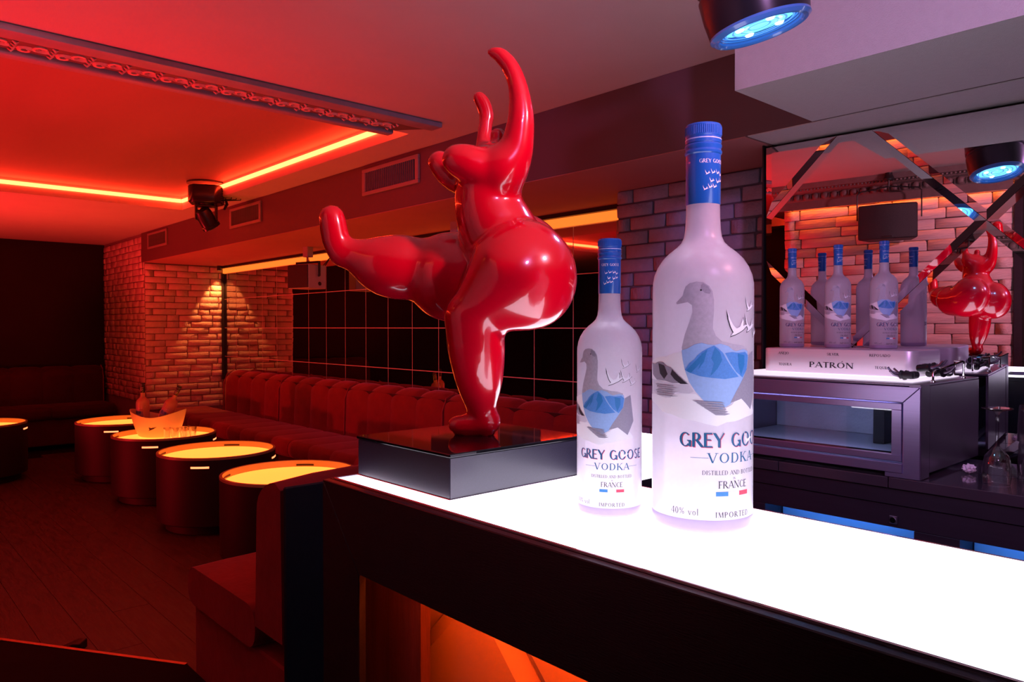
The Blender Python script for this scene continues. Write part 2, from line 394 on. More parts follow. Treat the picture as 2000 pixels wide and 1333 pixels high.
# ================================================================== STRUCTURE
# ---- floor
fl = struct(MB().box(-9.6, 1.6, -3.3, 3.2, -.12, -.014).obj('floor', M['step']), 'dark wooden plank floor of the lounge', 'floor')
pl_me = [MB().box(0, 1.1985, 0, .1488, -.013, 0).mesh('plank', M['floor'], bevel=.0008) for k in range(1)]
row = 0; y = -1.35
while y < 2.42:
    x = -8.1 - random.random() * 1.1
    while x < -2.0:
        o = put('plank', pl_me[0], fl, (x, y, -random.random() * .0012)); x += 1.2
    y += .15; row += 1
# ---- raised platform in front of the bar, diagonal edge with brass nosing
plat = struct(MB().slab([(-2.62, .885), (-4.45, -.30), (-4.45, -.45), (1.5, -.45), (1.5, .885)], 0.002, .10).obj('floor_platform', M['step']), 'dark raised bar platform with diagonal edge', 'platform')
d = Vector((-2.62 + 4.45, .885 + .30, 0)).normalized(); nrm = Vector((-d.y, d.x, 0))
a = Vector((-2.62, .885, 0)); b_ = Vector((-4.45, -.30, 0))
MB().add([a + nrm * .003 + Vector((0, 0, .092)), b_ + nrm * .003 + Vector((0, 0, .092)), b_ + nrm * .003 + Vector((0, 0, .1025)), a + nrm * .003 + Vector((0, 0, .1025)),
          a - nrm * .012 + Vector((0, 0, .1025)), b_ - nrm * .012 + Vector((0, 0, .1025)), b_ - nrm * .012 + Vector((0, 0, .1005)), a - nrm * .012 + Vector((0, 0, .1005)), a + Vector((0, 0, .1005)), b_ + Vector((0, 0, .1005)), a + Vector((0, 0, .092)), b_ + Vector((0, 0, .092))],
         [(0, 1, 2, 3), (3, 2, 5, 4), (4, 5, 6, 7), (7, 6, 9, 8), (8, 9, 11, 10), (10, 11, 1, 0), (0, 3, 4, 7, 8, 10), (1, 11, 9, 6, 5, 2)]).obj('nosing', M['nosing'], plat)

# ---- ceiling with recessed coffer
CZ = 2.19; cx0, cx1, cy0, cy1 = -6.20, -3.03, -2.9, 2.085
cl = MB()
for a in ((-9.6, cx0, -3.3, 3.2), (cx1, 1.6, -3.3, 3.2), (cx0, cx1, cy1, 3.2), (cx0, cx1, -3.3, cy0)): cl.box(*a, CZ, CZ + .1)
ceil = struct(cl.obj('ceiling', M['ceiling']), 'grey painted ceiling washed with red light', 'ceiling')
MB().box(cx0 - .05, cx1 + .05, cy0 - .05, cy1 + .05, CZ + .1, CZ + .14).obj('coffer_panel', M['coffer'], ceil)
for nm, bx in (('led_strip', (cx0 + .001, cx0 + .008, cy0 + .02, cy1 - .01)), ('led_strip', (cx0 + .01, cx1 - .02, cy1 - .008, cy1 - .001)),
               ('led_strip', (cx1 - .008, cx1 - .001, cy0 + .02, cy1 - .01))):
    MB().box(*bx, CZ + .055, CZ + .081).obj(nm, M['led'], ceil)
# ---- beam over the seating and soffit over the bar
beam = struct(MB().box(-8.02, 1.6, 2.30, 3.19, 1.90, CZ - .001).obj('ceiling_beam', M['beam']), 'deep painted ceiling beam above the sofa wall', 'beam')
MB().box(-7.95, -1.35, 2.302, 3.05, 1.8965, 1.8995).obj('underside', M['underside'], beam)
sof = struct(MB().box(-1.114, 1.6, 1.844, 2.299, 1.901, CZ - .001).obj('ceiling_soffit', M['soffit']), 'textured grey soffit box above the back bar', 'soffit')
MB().box(-1.34, 1.6, 2.3005, 2.552, 1.8965, 1.8995).obj('underside', M['soffit'], sof)

# ---- walls
wl = struct(MB().box(-9.6, -9.46, -3.3, 3.2, 0, CZ - .001).obj('wall_left', M['black']), 'black fabric covered end wall', 'wall')
wf = struct(MB().box(-9.46, -2.40, -3.3, -3.16, 0, CZ - .001).obj('wall_front', M['black']), 'black wall across the lounge', 'wall')
wb = struct(MB().box(-7.95, 1.6, 3.0975, 3.2, 0, 1.899).obj('wall_back', M['jointglint']), 'wall of square dark mirror tiles with joints paled for bevel glints', 'wall')
tw, th = .316, .303
tm = MB().box(.003, tw - .003, -.006, -.0048, .003, th - .003).mesh('mirror_tile', M['tile'], smooth=0)
tm2 = MB().box(.003, tw - .003, -.006, -.0048, .003, .27 - .003).mesh('mirror_tile', M['tile'], smooth=0)
tx = -7.94
while tx < -2.35:
    for tz, me in ((.64, tm), (.943, tm), (1.246, tm), (1.549, tm2)):
        put('mirror_tile', me, wb, (tx, 3.102, tz), (random.uniform(-.001, .001), 0, random.uniform(-.001, .001)))
    tx += tw
# cove at the top of the tile wall
MB().box(-7.93, -2.32, 3.078, 3.096, 1.822, 1.872).obj('cove_diffuser', M['cove'], wb)
MB().box(-7.93, -2.32, 3.05, 3.077, 1.873, 1.8995).obj('cove_pelmet', M['blackplastic'], wb)
MB().box(-7.952, -7.936, 3.07, 3.094, .7, 1.82).obj('corner_bead', M['blackplastic'], wb)

def brick_meshes(L, h, dpt, m, n=7, jit=.006):
    out = []
    for k in range(n):
        b = MB().box(0, L, -dpt, 0, 0, h); rr = random.Random(k * 3 + 1)
        b.v = [(x + rr.uniform(-jit, jit) * .6, (yy + rr.uniform(-jit, 0.004)) if yy < 0 else yy, z + rr.uniform(-jit, jit) * .45) for x, yy, z in b.v]
        out.append(b.mesh('brick', m, bevel=.006, smooth=50))
    return out
def lay(name, parent, meshes, L, h, loc, rotz, width, z0, z1, joint=.010, jl=.0):
    r = 0; z = z0; c, s = math.cos(rotz), math.sin(rotz); n = 0
    while z + h * .6 < z1:
        x = -(L + joint) * (.5 if r % 2 else 0) - random.random() * .04
        while x < width - .015:
            ln = L * (random.uniform(.72, 1.12) if jl else random.choice((1, 1, .52, 1, .9))); a0, a1 = max(x, 0.0), min(x + ln, width)
            if a1 - a0 > .02:
                hh = min(h, z1 - z)
                put(name, random.choice(meshes), parent, (loc[0] + c * a0, loc[1] + s * a0, z), (0, 0, rotz), ((a1 - a0) / L, random.uniform(.75, 1.25), hh / h)); n += 1
            x += ln + joint
        z += h + joint; r += 1
    return n
# brick pier at the end of the tile wall (front face and side face) and brick pillar beside the bar mirror
BL, BH = .215, .057
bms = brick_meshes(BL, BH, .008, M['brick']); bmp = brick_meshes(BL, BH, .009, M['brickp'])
pier = struct(MB().box(-9.44, -7.965, 2.314, 3.19, 0, CZ - .001).obj('wall_pier', M['mortar']), 'painted brick pier at the end of the tile wall', 'wall')
lay('brick', pier, bms, BL, BH, (-9.44, 2.314), 0, 1.475, .50, 2.19, .007)
lay('brick', pier, bms, BL, BH, (-7.965, 2.315), PI / 2, .775, .42, 1.895, .007)
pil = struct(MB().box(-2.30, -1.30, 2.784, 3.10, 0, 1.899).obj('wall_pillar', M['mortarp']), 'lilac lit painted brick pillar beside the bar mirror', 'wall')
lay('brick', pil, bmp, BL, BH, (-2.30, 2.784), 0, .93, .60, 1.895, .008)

# ---- stone wall behind the customers (seen in the bar mirror)
sw = struct(MB().box(-2.35, -.93, -.72, -.50, .0, 2.07).obj('wall_stone', M['mortar']), 'wall of long ledger stones opposite the bar mirror', 'wall')
sms = brick_meshes(.36, .066, .018, M['stone'], 9, .008)
lay('stone', sw, sms, .36, .066, (-.93, -.50), PI, 1.42, .78, 2.07, .003, 1)
wr = struct(MB().box(-.928, 1.6, -.72, -.49, .0, CZ - .002).obj('wall_right', M['black']), 'dark panelled wall beside the stone wall', 'wall')
MB().box(-.93, -.885, -.489, -.462, .1, 2.16).obj('jamb', M['rearwood'], wr, bevel=.003)
MB().box(-2.35, -.93, -.72, -.50, 2.071, CZ - .002).obj('wall_header', M['cornice'], sw)

# ---- cornices
tr1 = struct(MB().box(-2.845, -2.76, -.9, 2.085, 2.166, CZ - .0005).obj('trim_1', M['rail'], bevel=.006, seg=2), 'dark moulding rail with carved scroll band on the ceiling', 'moulding')
MB().box(-3.005, -2.955, -.9, 1.95, 2.150, CZ - .0005).obj('inner_rail', M['rail'], tr1, bevel=.010, seg=3)
MB().slab([(-2.955, -.9), (-2.845, -.9), (-2.845, 2.05), (-2.955, 1.96)], 2.170, CZ - .0005).obj('carved_bed', M['cornice'], tr1)
sc_m = MB()
def curl(cx, cy, r0, r1, a0, a1, n=12):
    return [(cx + (r0 + (r1 - r0) * i / n) * math.cos(math.radians(a0 + (a1 - a0) * i / n)), cy + (r0 + (r1 - r0) * i / n) * math.sin(math.radians(a0 + (a1 - a0) * i / n)), 0) for i in range(n + 1)]
sc_m.tube(curl(-.018, .022, .006, .030, 0, 420), [.0045 + .0045 * i / 12 for i in range(13)], 5)
sc_m.tube(curl(.020, .062, .006, .030, 180, -240), [.0045 + .0045 * i / 12 for i in range(13)], 5)
for q in range(4):
    sc_m.tube([(-.045 + .03 * q, .088, 0), (-.040 + .028 * q, .096, -.006), (-.035 + .025 * q, .106, 0)], [.003, .006, .002], 5)
scroll = sc_m.mesh('scroll', M['carve'], smooth=60)
yy = -.88
while yy < 1.90:
    put('scroll', scroll, tr1, (-2.90, yy, 2.169)); yy += .112
# egg and dart cornice over the stone wall
tr2 = struct(MB().add(*(lambda pr: ([(x, y_, z) for x in (-2.40, .6) for y_, z in pr], [tuple(range(len(pr))), tuple(range(2 * len(pr) - 1, len(pr) - 1, -1))] + [(i, (i + 1) % len(pr), (i + 1) % len(pr) + len(pr), i + len(pr)) for i in range(len(pr))]))(
    [(-.475, 2.075), (-.42, 2.075), (-.41, 2.09), (-.405, 2.125), (-.37, 2.135), (-.36, 2.15), (-.33, 2.155), (-.32, 2.1895), (-.475, 2.1895)])).obj('trim_2', M['cornice'], bevel=0), 'dark egg and dart cornice over the stone wall', 'cornice')
egg = MB().lathe([(.004, -.024), (.017, -.016), (.022, 0), (.018, .014), (.008, .022)], 10, sy=.6).mesh('egg', M['cornice'], smooth=80)
dart = MB().add([(-.005, 0, .022), (.005, 0, .022), (0, .02, .0), (0, .004, -.026)], [(0, 1, 2), (0, 2, 3), (1, 3, 2), (0, 3, 1)]).mesh('dart', M['cornice'], smooth=0)
xx = -2.36
while xx < -.4:
    put('egg', egg, tr2, (xx, -.402, 2.106)); put('dart', dart, tr2, (xx + .032, -.412, 2.106)); xx += .064
bead = MB().lathe([(.002, -.009), (.008, -.005), (.010, 0), (.008, .005), (.002, .009)], 6).mesh('bead', M['cornice'], smooth=80)
xx = -2.38
while xx < -.5:
    put('bead', bead, tr2, (xx, -.35, 2.148), (0, PI / 2, 0)); xx += .024
MB().box(-2.33, -.95, -.455, -.443, 2.060, 2.073).obj('led_strip', M['wallled'], tr2)
MB().box(-2.40, -.93, -.428, -.418, 2.02, 2.0745).obj('drop_lip', M['cornice'], tr2)

# ---- bevelled bar mirror of diamond panels
mir = struct(put('bar_mirror', None), 'bar mirror of bevelled diamond panels', 'mirror')
mir.location = (-.95, 2.49, 1.35); mir.rotation_euler = (math.radians(.8), 0, math.radians(3.9))
mir['category'] = 'mirror'
MB().box(-.41, 1.6, .012, .028, -.483, .537).obj('backing', M['blackplastic'], mir)
for poly in diamonds(.88 - 1.35 + .95, 3.0 - 1.35 - .95, .75, -.41, 1.55, -.482, .536, .0015):
    outer, inn = inset(poly, .0006); outer = inn
    outer, inner = inset(outer, .021)
    n = len(outer)
    if area2(inner) <= 0: continue
    vs = [(x, .0022, z) for x, z in outer] + [(x, 0.0, z) for x, z in inner] + [(x, .010, z) for x, z in outer]
    fs = [tuple(range(n, 2 * n))] + [(i, (i + 1) % n, (i + 1) % n + n, i + n) for i in range(n)] + [(i, i + 2 * n, (i + 1) % n + 2 * n, (i + 1) % n) for i in range(n)]
    MB().add(vs, fs).obj('mirror_panel', M['mirror'], mir, smooth=0)
struct(MB().box(-1.372, 1.6, 2.56, 2.78, 0, 1.899).obj('wall_bar', M['blackplastic']), 'black wall carrying the bar mirror', 'wall')
MB().box(-1.372, -1.366, 2.455, 2.56, .868, 1.898).obj('edge_strip', M['blackplastic'], bpy.data.objects['wall_bar'])

# ================================================================== BAR
bar = thing('bar_counter', 'black oak bar counter with glowing white acrylic top', 'bar', (0, 0, .1))
def B(name, m, *a, bevel=.0, parent=bar, dz=-.1):
    x0, x1, y0, y1, z0, z1 = a; return MB().box(x0, x1, y0, y1, z0 + dz, z1 + dz).obj(name, m, parent, bevel=bevel)
BT = 1.0
MB().slab([(-1.108, .617), (1.3, .617), (1.3, .935), (-.832, .935), (-.832, .938), (-1.108, .938)], .975 - .1, BT - .1).obj('lit_top', M['litwhite'], bar, bevel=.0012)
B('lit_top', M['litwhite'], -1.108, -.832, .9395, 1.42, .975, BT, bevel=.0012)
B('top_edge', M['chrome'], -1.112, 1.3, .6135, .6165, .985, 1.0015, bevel=.0006)
B('top_edge', M['rail'], -1.1125, -1.1085, .6135, 1.42, .985, 1.0012, bevel=.0006)
B('top_edge', M['chrome'], -.8315, 1.3, .9355, .939, .985, 1.0012, bevel=.0006)
# mitred front boards
MB().prism([(-1.125, .898), (1.3, .898), (1.3, .766), (-1.010, .766)], .600, .613).obj('fascia_board', M['fascia'], bar, bevel=.0012)
MB().prism([(-1.1253, .8975), (-1.0108, .7655), (-1.0108, .002), (-1.1253, .002)], .600, .613).obj('fascia_upright', M['fascia'], bar, bevel=.0012)
B('end_board', M['fascia'], -1.125, -1.113, .614, 1.42, .102, .998)
B('top_deck', M['backing'], -1.1125, 1.3, .6135, .9345, .955, .9745)
B('top_deck', M['backing'], -1.1125, -.833, .9395, 1.42, .955, .9745)
B('service_board', M['fascia'], -.82, 1.3, .92, .9345, .12, .9545)
B('service_board', M['fascia'], -.845, -.8325, .9395, 1.42, .12, .9545)
B('end_cap', M['fascia'], -1.1125, -.846, 1.405, 1.42, .12, .9545)
B('wood_panel', M['postwood'], -1.112, -.948, .672, .69, .102, .954)
B('core', M['backing'], -1.108, 1.3, .752, .80, .102, .954)
for poly in diamonds(-.012, 1.76, .40, -1.105, .75, .104, .95, .0008):
    outer, o2 = inset(poly, .0008); outer = o2; outer, inner = inset(outer, .028)
    n = len(outer)
    if area2(inner) <= 0 or min(p[1] for p in outer) > .94: continue
    vs = [(x, .744, z - .1) for x, z in outer] + [(x, .727, z - .1) for x, z in inner] + [(x, .751, z - .1) for x, z in outer]
    MB().add(vs, [tuple(range(n, 2 * n))] + [(i, (i + 1) % n, (i + 1) % n + n, i + n) for i in range(n)] + [(i, i + 2 * n, (i + 1) % n + 2 * n, (i + 1) % n) for i in range(n)]).obj('padded_panel', M['satin'], bar, smooth=20)
B('under_bar_led', M['barled'], -.93, 1.25, .630, .640, .945, .954)
B('toe_board', M['backing'], -1.0, 1.3, .70, .72, .101, .16)

# ---- pedestal and statue
PX, PY = -.958, .781
ped = thing('pedestal', 'black gloss display plinth with glittering dark sides', 'pedestal', (PX, PY, BT + .0015))
MB().box(-.124, .124, -.139, .139, .0, .064).obj('body', M['glitter'], ped, bevel=.001)
MB().box(-.126, .126, -.141, .141, .0645, .070).obj('top_plate', M['blackgloss'], ped, bevel=.0012)
MB().box(-.1262, .1262, -.1412, .1412, .0, .006).obj('base_trim', M['chrome'], ped, bevel=.0008)

def build_statue():
    step = 4.5
    gx = np.arange(585, 1150, step, dtype=np.float32); gy = np.arange(64, 884, step, dtype=np.float32); gw = np.arange(-175, 180, step, dtype=np.float32)
    X, Wd, Y = np.meshgrid(gx, gw, gy, indexing='ij')
    def kx(p):
        k = 1 + (p[2] + 10) * .000857 / 1.2508
        return (1000 + (p[0] - 1000) * k, 640 + (p[1] - 640) * k, p[2]), k
    def cap(a, b, ra, rb):
        a, ka = kx(a); b, kb = kx(b); ra *= ka; rb *= kb
        a = np.array(a, np.float32); d = np.array(b, np.float32) - a; L2 = float(d @ d)
        px, py, pw = X - a[0], Y - a[1], Wd - a[2]
        t = np.clip((px * d[0] + py * d[1] + pw * d[2]) / L2, 0, 1)
        return np.sqrt((px - t * d[0]) ** 2 + (py - t * d[1]) ** 2 + (pw - t * d[2]) ** 2) - (ra + (rb - ra) * t)
    def ell(c, r, ang=0.0):
        c, kc = kx(c); r = tuple(q * kc for q in r)
        x, y, ww = X - c[0], Y - c[1], Wd - c[2]
        ca, sa = math.cos(math.radians(ang)), math.sin(math.radians(ang))
        x, y = ca * x + sa * y, -sa * x + ca * y
        k0 = np.sqrt((x / r[0]) ** 2 + (y / r[1]) ** 2 + (ww / r[2]) ** 2) + 1e-6
        k1 = np.sqrt((x / r[0] ** 2) ** 2 + (y / r[1] ** 2) ** 2 + (ww / r[2] ** 2) ** 2) + 1e-9
        return k0 * (k0 - 1) / k1
    def sm(a, b, k):
        h = np.clip(.5 + .5 * (b - a) / k, 0, 1); return b + (a - b) * h - k * h * (1 - h)
    def chain(pts, k):
        f = None
        if len(pts) > 2:
            P = np.array(pts, float); P = np.vstack([2 * P[0] - P[1], P, 2 * P[-1] - P[-2]]); out = []
            for i in range(1, len(P) - 2):
                for t in (0, .34, .67):
                    out.append(.5 * (2 * P[i] + (P[i + 1] - P[i - 1]) * t + (2 * P[i - 1] - 5 * P[i] + 4 * P[i + 1] - P[i + 2]) * t * t + (3 * P[i] - P[i - 1] - 3 * P[i + 1] + P[i + 2]) * t ** 3))
            out.append(P[-2]); pts = [tuple(q) for q in out]; k = k * .5
        for (p, q) in zip(pts[:-1], pts[1:]):
            c = cap(p[:3], q[:3], p[3], q[3]); f = c if f is None else sm(f, c, k)
        return f
    # standing leg, nearest the viewer
    hip = sm(ell((1026, 542, -52), (100, 110, 88), -20), cap((1000, 555, -55), (926, 622, -48), 92, 55), 26)
    calf = chain([(926, 632, -46, 55), (931, 690, -40, 54), (936, 745, -30, 45), (938, 775, -24, 35), (940, 803, -20, 25)], 14)
    foot = chain([(940, 803, -20, 25), (953, 830, -18, 25)], 10)
    foot = sm(foot, chain([(950, 834, -18, 23), (915, 838, -16, 20), (891, 838, -14, 17)], 8), 12)
    leg1 = sm(sm(hip, calf, 12), foot, 8)
    # raised leg
    cheek = ell((1010, 522, 66), (98, 104, 84), -15)
    thigh = sm(cheek, chain([(975, 548, 68, 92), (882, 546, 74, 88)], 10), 24)
    shin = chain([(826, 531, 74, 56), (785, 527, 72, 61), (750, 524, 68, 55), (715, 512, 64, 37), (688, 500, 60, 26)], 16)
    foot2 = chain([(668, 502, 58, 24), (657, 470, 56, 26), (650, 430, 54, 25)], 8)
    leg2 = sm(sm(thigh, shin, 14), foot2, 14)
    # trunk
    trunk = chain([(985, 480, 0, 78), (953, 405, 0, 60), (962, 345, 0, 58)], 30)
    trunk = sm(trunk, cap((978, 335, -38), (962, 325, 40), 44, 36), 22)
    arm1 = chain([(988, 338, -42, 38), (1005, 308, -48, 34), (1014, 270, -52, 29), (1018, 228, -55, 24.5), (1013, 178, -55, 19), (999, 137, -52, 16.5), (978, 112, -48, 14), (959, 105, -46, 8)], 8)
    arm2 = chain([(958, 322, 44, 30), (946, 288, 52, 16), (948, 255, 58, 13.5), (951, 228, 62, 14), (944, 205, 62, 14), (936, 193, 60, 12)], 6)
    head = sm(cap((976, 318, 4), (975, 285, 4), 20, 13), ell((973, 268, 4), (16, 15, 15)), 8)
    body = sm(sm(sm(trunk, arm1, 22), arm2, 16), head, 10)
    br = np.minimum(chain([(950, 338, -40, 38), (915, 324, -44, 36), (893, 316, -46, 29)], 10), chain([(905, 362, 30, 26), (880, 342, 34, 27), (860, 321, 36, 23)], 10))
    f = sm(body, br, 4)
    f = sm(f, sm(leg1, leg2, 5), 7)
    # --- surface nets
    S = .000852; SV = .000843
    ins = f < 0; nx, ny, nz = f.shape
    cnt = np.zeros((nx - 1, ny - 1, nz - 1), np.int16); acc = np.zeros((nx - 1, ny - 1, nz - 1, 3), np.float32)
    sl = lambda o, n: slice(o, n - 1 + o)
    cn = [(i, j, k) for i in (0, 1) for j in (0, 1) for k in (0, 1)]
    for a in cn:
        for ax in range(3):
            if a[ax]: continue
            b = list(a); b[ax] = 1
            fa = f[sl(a[0], nx), sl(a[1], ny), sl(a[2], nz)]; fb = f[sl(b[0], nx), sl(b[1], ny), sl(b[2], nz)]
            m = (fa < 0) != (fb < 0); t = np.where(m, fa / np.where(m, fa - fb, 1), 0)
            cnt += m
            for q in range(3): acc[..., q] += np.where(m, a[q] + (t if q == ax else 0), 0)
    act = cnt > 0; idx = -np.ones(act.shape, np.int64); idx[act] = np.arange(act.sum())
    g = np.argwhere(act).astype(np.float32) + acc[act] / cnt[act][:, None]
    px = gx[0] + g[:, 0] * step; pw = gw[0] + g[:, 1] * step; py = gy[0] + g[:, 2] * step
    V = np.stack([(px - 925) * S, (pw + 10) * S, (858 - py) * SV], 1)
    F = []
    for ax in range(3):
        o = [(1, 2), (2, 0), (0, 1)][ax]
        lo = [slice(0, None)] * 3; lo[ax] = slice(0, -1); hi = [slice(0, None)] * 3; hi[ax] = slice(1, None)
        ia, ib = ins[tuple(lo)], ins[tuple(hi)]; e = np.argwhere(ia != ib)
        ok = (e[:, o[0]] > 0) & (e[:, o[1]] > 0) & (e[:, o[0]] < f.shape[o[0]] - 1) & (e[:, o[1]] < f.shape[o[1]] - 1); e = e[ok]
        fl_ = ia[tuple(e.T)]
        def at(d0, d1):
            c = e.copy(); c[:, o[0]] -= d0; c[:, o[1]] -= d1; return idx[tuple(c.T)]
        q = np.stack([at(1, 1), at(0, 1), at(0, 0), at(1, 0)], 1); q[~fl_] = q[~fl_][:, ::-1]; F.append(q)
    F = np.concatenate(F)
    me = bpy.data.meshes.new('dancing_statue'); me.from_pydata(V.tolist(), [], F.tolist()); me.update()
    bm = bmesh.new(); bm.from_mesh(me)
    for _ in range(5): bmesh.ops.smooth_vert(bm, verts=bm.verts, factor=.5, use_axis_x=True, use_axis_y=True, use_axis_z=True)
    bmesh.ops.recalc_face_normals(bm, faces=bm.faces)
    zmin = min(v.co.z for v in bm.verts)
    for v in bm.verts: v.co.z = max(v.co.z - zmin, 0.0) if v.co.z - zmin > .004 else 0.0
    bm.to_mesh(me); bm.free()
    me.materials.append(M['statue']); me.polygons.foreach_set('use_smooth', [True] * len(me.polygons))
    return me
st = put('dancing_statue', build_statue(), None, (-.962, .790, BT + .0015 + .0702), (0, 0, math.radians(47.65)))
tag(st, 'glossy red voluptuous dancer statue balancing on one leg, arms raised', 'statue')

# ---- frosted spirit bottles
PROF = [(.90, .0), (.965, .03), (1.0, .11), (1.0, 4.72), (.995, 4.85), (.965, 5.02), (.90, 5.18), (.80, 5.34), (.66, 5.48), (.52, 5.59), (.43, 5.68), (.375, 5.80), (.352, 5.95), (.338, 6.2), (.333, 6.46)]
bottle_me = MB().lathe(PROF, 64, cap0=False, cap1=False).mesh('glass_body', M['frost'], smooth=60)
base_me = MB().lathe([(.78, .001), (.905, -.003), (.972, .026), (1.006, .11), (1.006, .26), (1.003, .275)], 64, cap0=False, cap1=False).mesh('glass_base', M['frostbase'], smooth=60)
punt_me = MB().lathe([(.90, .002), (.80, .006), (.55, .04), (.02, .05)], 48, cap0=False).mesh('glass_punt', M['glass'], smooth=60)
foil_me = MB().lathe([(.335, 6.44), (.345, 6.45), (.345, 7.44)], 40, cap0=False, cap1=False).mesh('neck_foil', M['foil'], smooth=60)
collar_me = MB().lathe([(.346, 7.44), (.365, 7.46), (.372, 7.5), (.352, 7.54), (.352, 7.57), (.366, 7.60), (.366, 7.63), (.35, 7.66)], 40, cap0=False, cap1=False).mesh('collar', M['foil'], smooth=25)
capp = [(.352, 7.662), (.358, 7.67), (.358, 7.76), (.350, 7.77), (.350, 7.80), (.358, 7.81), (.358, 8.02), (.34, 8.05)]
cap_me = MB().lathe(capp, 48, cap0=False).mesh('screw_cap', M['foil'], smooth=30)
ring_me = MB().lathe([(.3595, 7.735), (.3605, 7.74), (.3605, 7.752), (.3595, 7.757)], 40, cap0=False, cap1=False).mesh('cap_ring', M['foilring'])
knurl = MB()
for i in range(60):
    a = 2 * PI * i / 60; a2 = a + .05
    knurl.add([(.359 * math.cos(a), .359 * math.sin(a), 7.83), (.359 * math.cos(a2), .359 * math.sin(a2), 7.83), (.359 * math.cos(a2), .359 * math.sin(a2), 8.0), (.359 * math.cos(a), .359 * math.sin(a), 8.0),
               (.366 * math.cos(a + .025), .366 * math.sin(a + .025), 7.84), (.366 * math.cos(a + .025), .366 * math.sin(a + .025), 7.99)],
              [(0, 4, 5, 3), (4, 1, 2, 5), (0, 1, 4), (3, 5, 2)])
knurl_me = knurl.mesh('cap_knurling', M['foil'], smooth=0)

def U(x, y):   # label drawing sheet -> (arc, height) in bottle radii
    return (math.asin(max(-.999, min(.999, (x - 856) / 306.0))) - .708, (1265 - y) / 306.0)
def art(pts): return [U(x, y) for x, y in pts]
def fly(cx, cy, s, flip=1):   # flying goose in bottle radii
    pts = [(-.62, .95), (-.50, .60), (-.30, .22), (-.05, .02), (.18, .12), (.34, .42), (.40, .60), (.46, .40), (.44, .16), (.62, .22), (.80, .20), (.62, .10), (.40, -.06), (.10, -.20), (-.15, -.30), (-.42, -.38), (-.26, -.18), (-.42, .10), (-.56, .50)]
    return [(cx + flip * x * s, cy + y * s) for x, y in pts]
goose = art([(726, -86), (722, -96), (760, -135), (768, -165), (778, -190), (800, -208), (840, -217), (880, -212), (912, -190), (930, -160), (938, -110), (938, -40), (934, 20), (934, 60), (950, 100), (985, 135), (1040, 150), (1090, 158), (1118, 175), (1120, 200), (760, 190), (756, 170), (775, 90), (800, 20), (818, -40), (815, -80), (790, -98), (760, -92)])
face = art([(878, -206), (905, -190), (922, -160), (915, -145), (888, -150), (868, -172), (866, -195)])
blue_body = art([(756, 185), (790, 175), (830, 150), (870, 140), (905, 150), (945, 152), (975, 145), (1020, 160), (1040, 180), (1060, 190), (1100, 178), (1122, 190), (1128, 240), (1118, 310), (1098, 380), (1068, 450), (1030, 500), (985, 527), (940, 515), (890, 485), (840, 430), (800, 370), (775, 300), (762, 240)])
peaks = [art([(776, 300), (800, 262), (830, 238), (846, 215), (875, 190), (905, 172), (940, 156), (965, 175), (990, 200), (1010, 240), (1040, 290), (1075, 340), (1000, 352), (930, 345), (860, 335), (800, 315)]),
         art([(1000, 200), (1040, 195), (1075, 200), (1110, 195), (1124, 215), (1118, 300), (1095, 345), (1060, 310), (1030, 260)])]
ridges = [art([(782, 305), (850, 232), (905, 176), (890, 225), (850, 275), (810, 318)]), art([(945, 165), (972, 195), (985, 240), (960, 290), (920, 335), (940, 260), (925, 230)]), art([(1070, 205), (1105, 215), (1105, 270), (1088, 330), (1075, 280)]), art([(870, 205), (900, 190), (885, 250), (850, 300), (868, 250)])]
whitemtn = art([(556, 262), (590, 240), (625, 225), (660, 228), (700, 205), (750, 194), (772, 260), (790, 330), (800, 388), (700, 380), (600, 372), (552, 372)])
darkmtn = [art([(562, 270), (585, 276), (610, 262), (640, 262), (665, 285), (690, 290), (715, 325), (750, 345), (800, 386), (740, 380), (700, 382), (660, 372), (600, 370), (568, 340)])]
darkrid = [art([(700, 300), (730, 330), (790, 384), (750, 384), (715, 360), (690, 330)]), art([(610, 268), (650, 280), (672, 330), (650, 362), (622, 330)])]
water = [art([(572, 372), (800, 390), (830, 425), (800, 440), (720, 436), (690, 470), (640, 470), (600, 460), (572, 440)])]
streaks = [art([(590 + 12 * (i % 3), 395 + 12 * i), (720 + 20 * (i % 2), 398 + 12 * i), (700, 402 + 12 * i), (600, 401 + 12 * i)]) for i in range(6)] + \
          [art([(820 + 22 * i, 478 + 14 * i), (980 + 10 * i, 486 + 14 * i), (1000, 494 + 14 * i), (850 + 20 * i, 492 + 14 * i)]) for i in range(6)]
fog = art([(552, 470), (600, 455), (660, 475), (720, 445), (790, 440), (840, 440), (890, 490), (985, 530), (1040, 505), (1080, 520), (1120, 490), (1150, 540), (1158, 570), (1120, 580), (1060, 600), (1010, 605), (960, 628), (900, 615), (840, 600), (760, 590), (700, 570), (640, 560), (590, 520), (552, 500)])
rightmtn = art([(1128, 215), (1150, 190), (1158, 420), (1140, 540), (1090, 470), (1030, 492), (1060, 430), (1100, 350), (1120, 290)])
rightwhite = art([(1060, 460), (1110, 470), (1150, 520), (1158, 560), (1110, 545), (1060, 550), (1030, 520), (1050, 490)])
gg = lambda: strokes('GREY GOOSE', .275, serif=False, track=.05, weight=1.2, wide=1.0)
geese_body = [fly(.05, 3.94, .36), fly(.42, 3.98, .26), fly(.66, 3.86, .20, 1), fly(.40, 4.36, .20), fly(.92, 4.22, .18)]
bigb = lambda p, k: [(sum(q[0] for q in p) / len(p) + (x - sum(q[0] for q in p) / len(p)) * k, sum(q[1] for q in p) / len(p) + (yv - sum(q[1] for q in p) / len(p)) * k) for x, yv in p]
def bar_line(x0, x1, v, t=.008): return [(x0, v), (x1, v), (x1, v + t), (x0, v + t)]
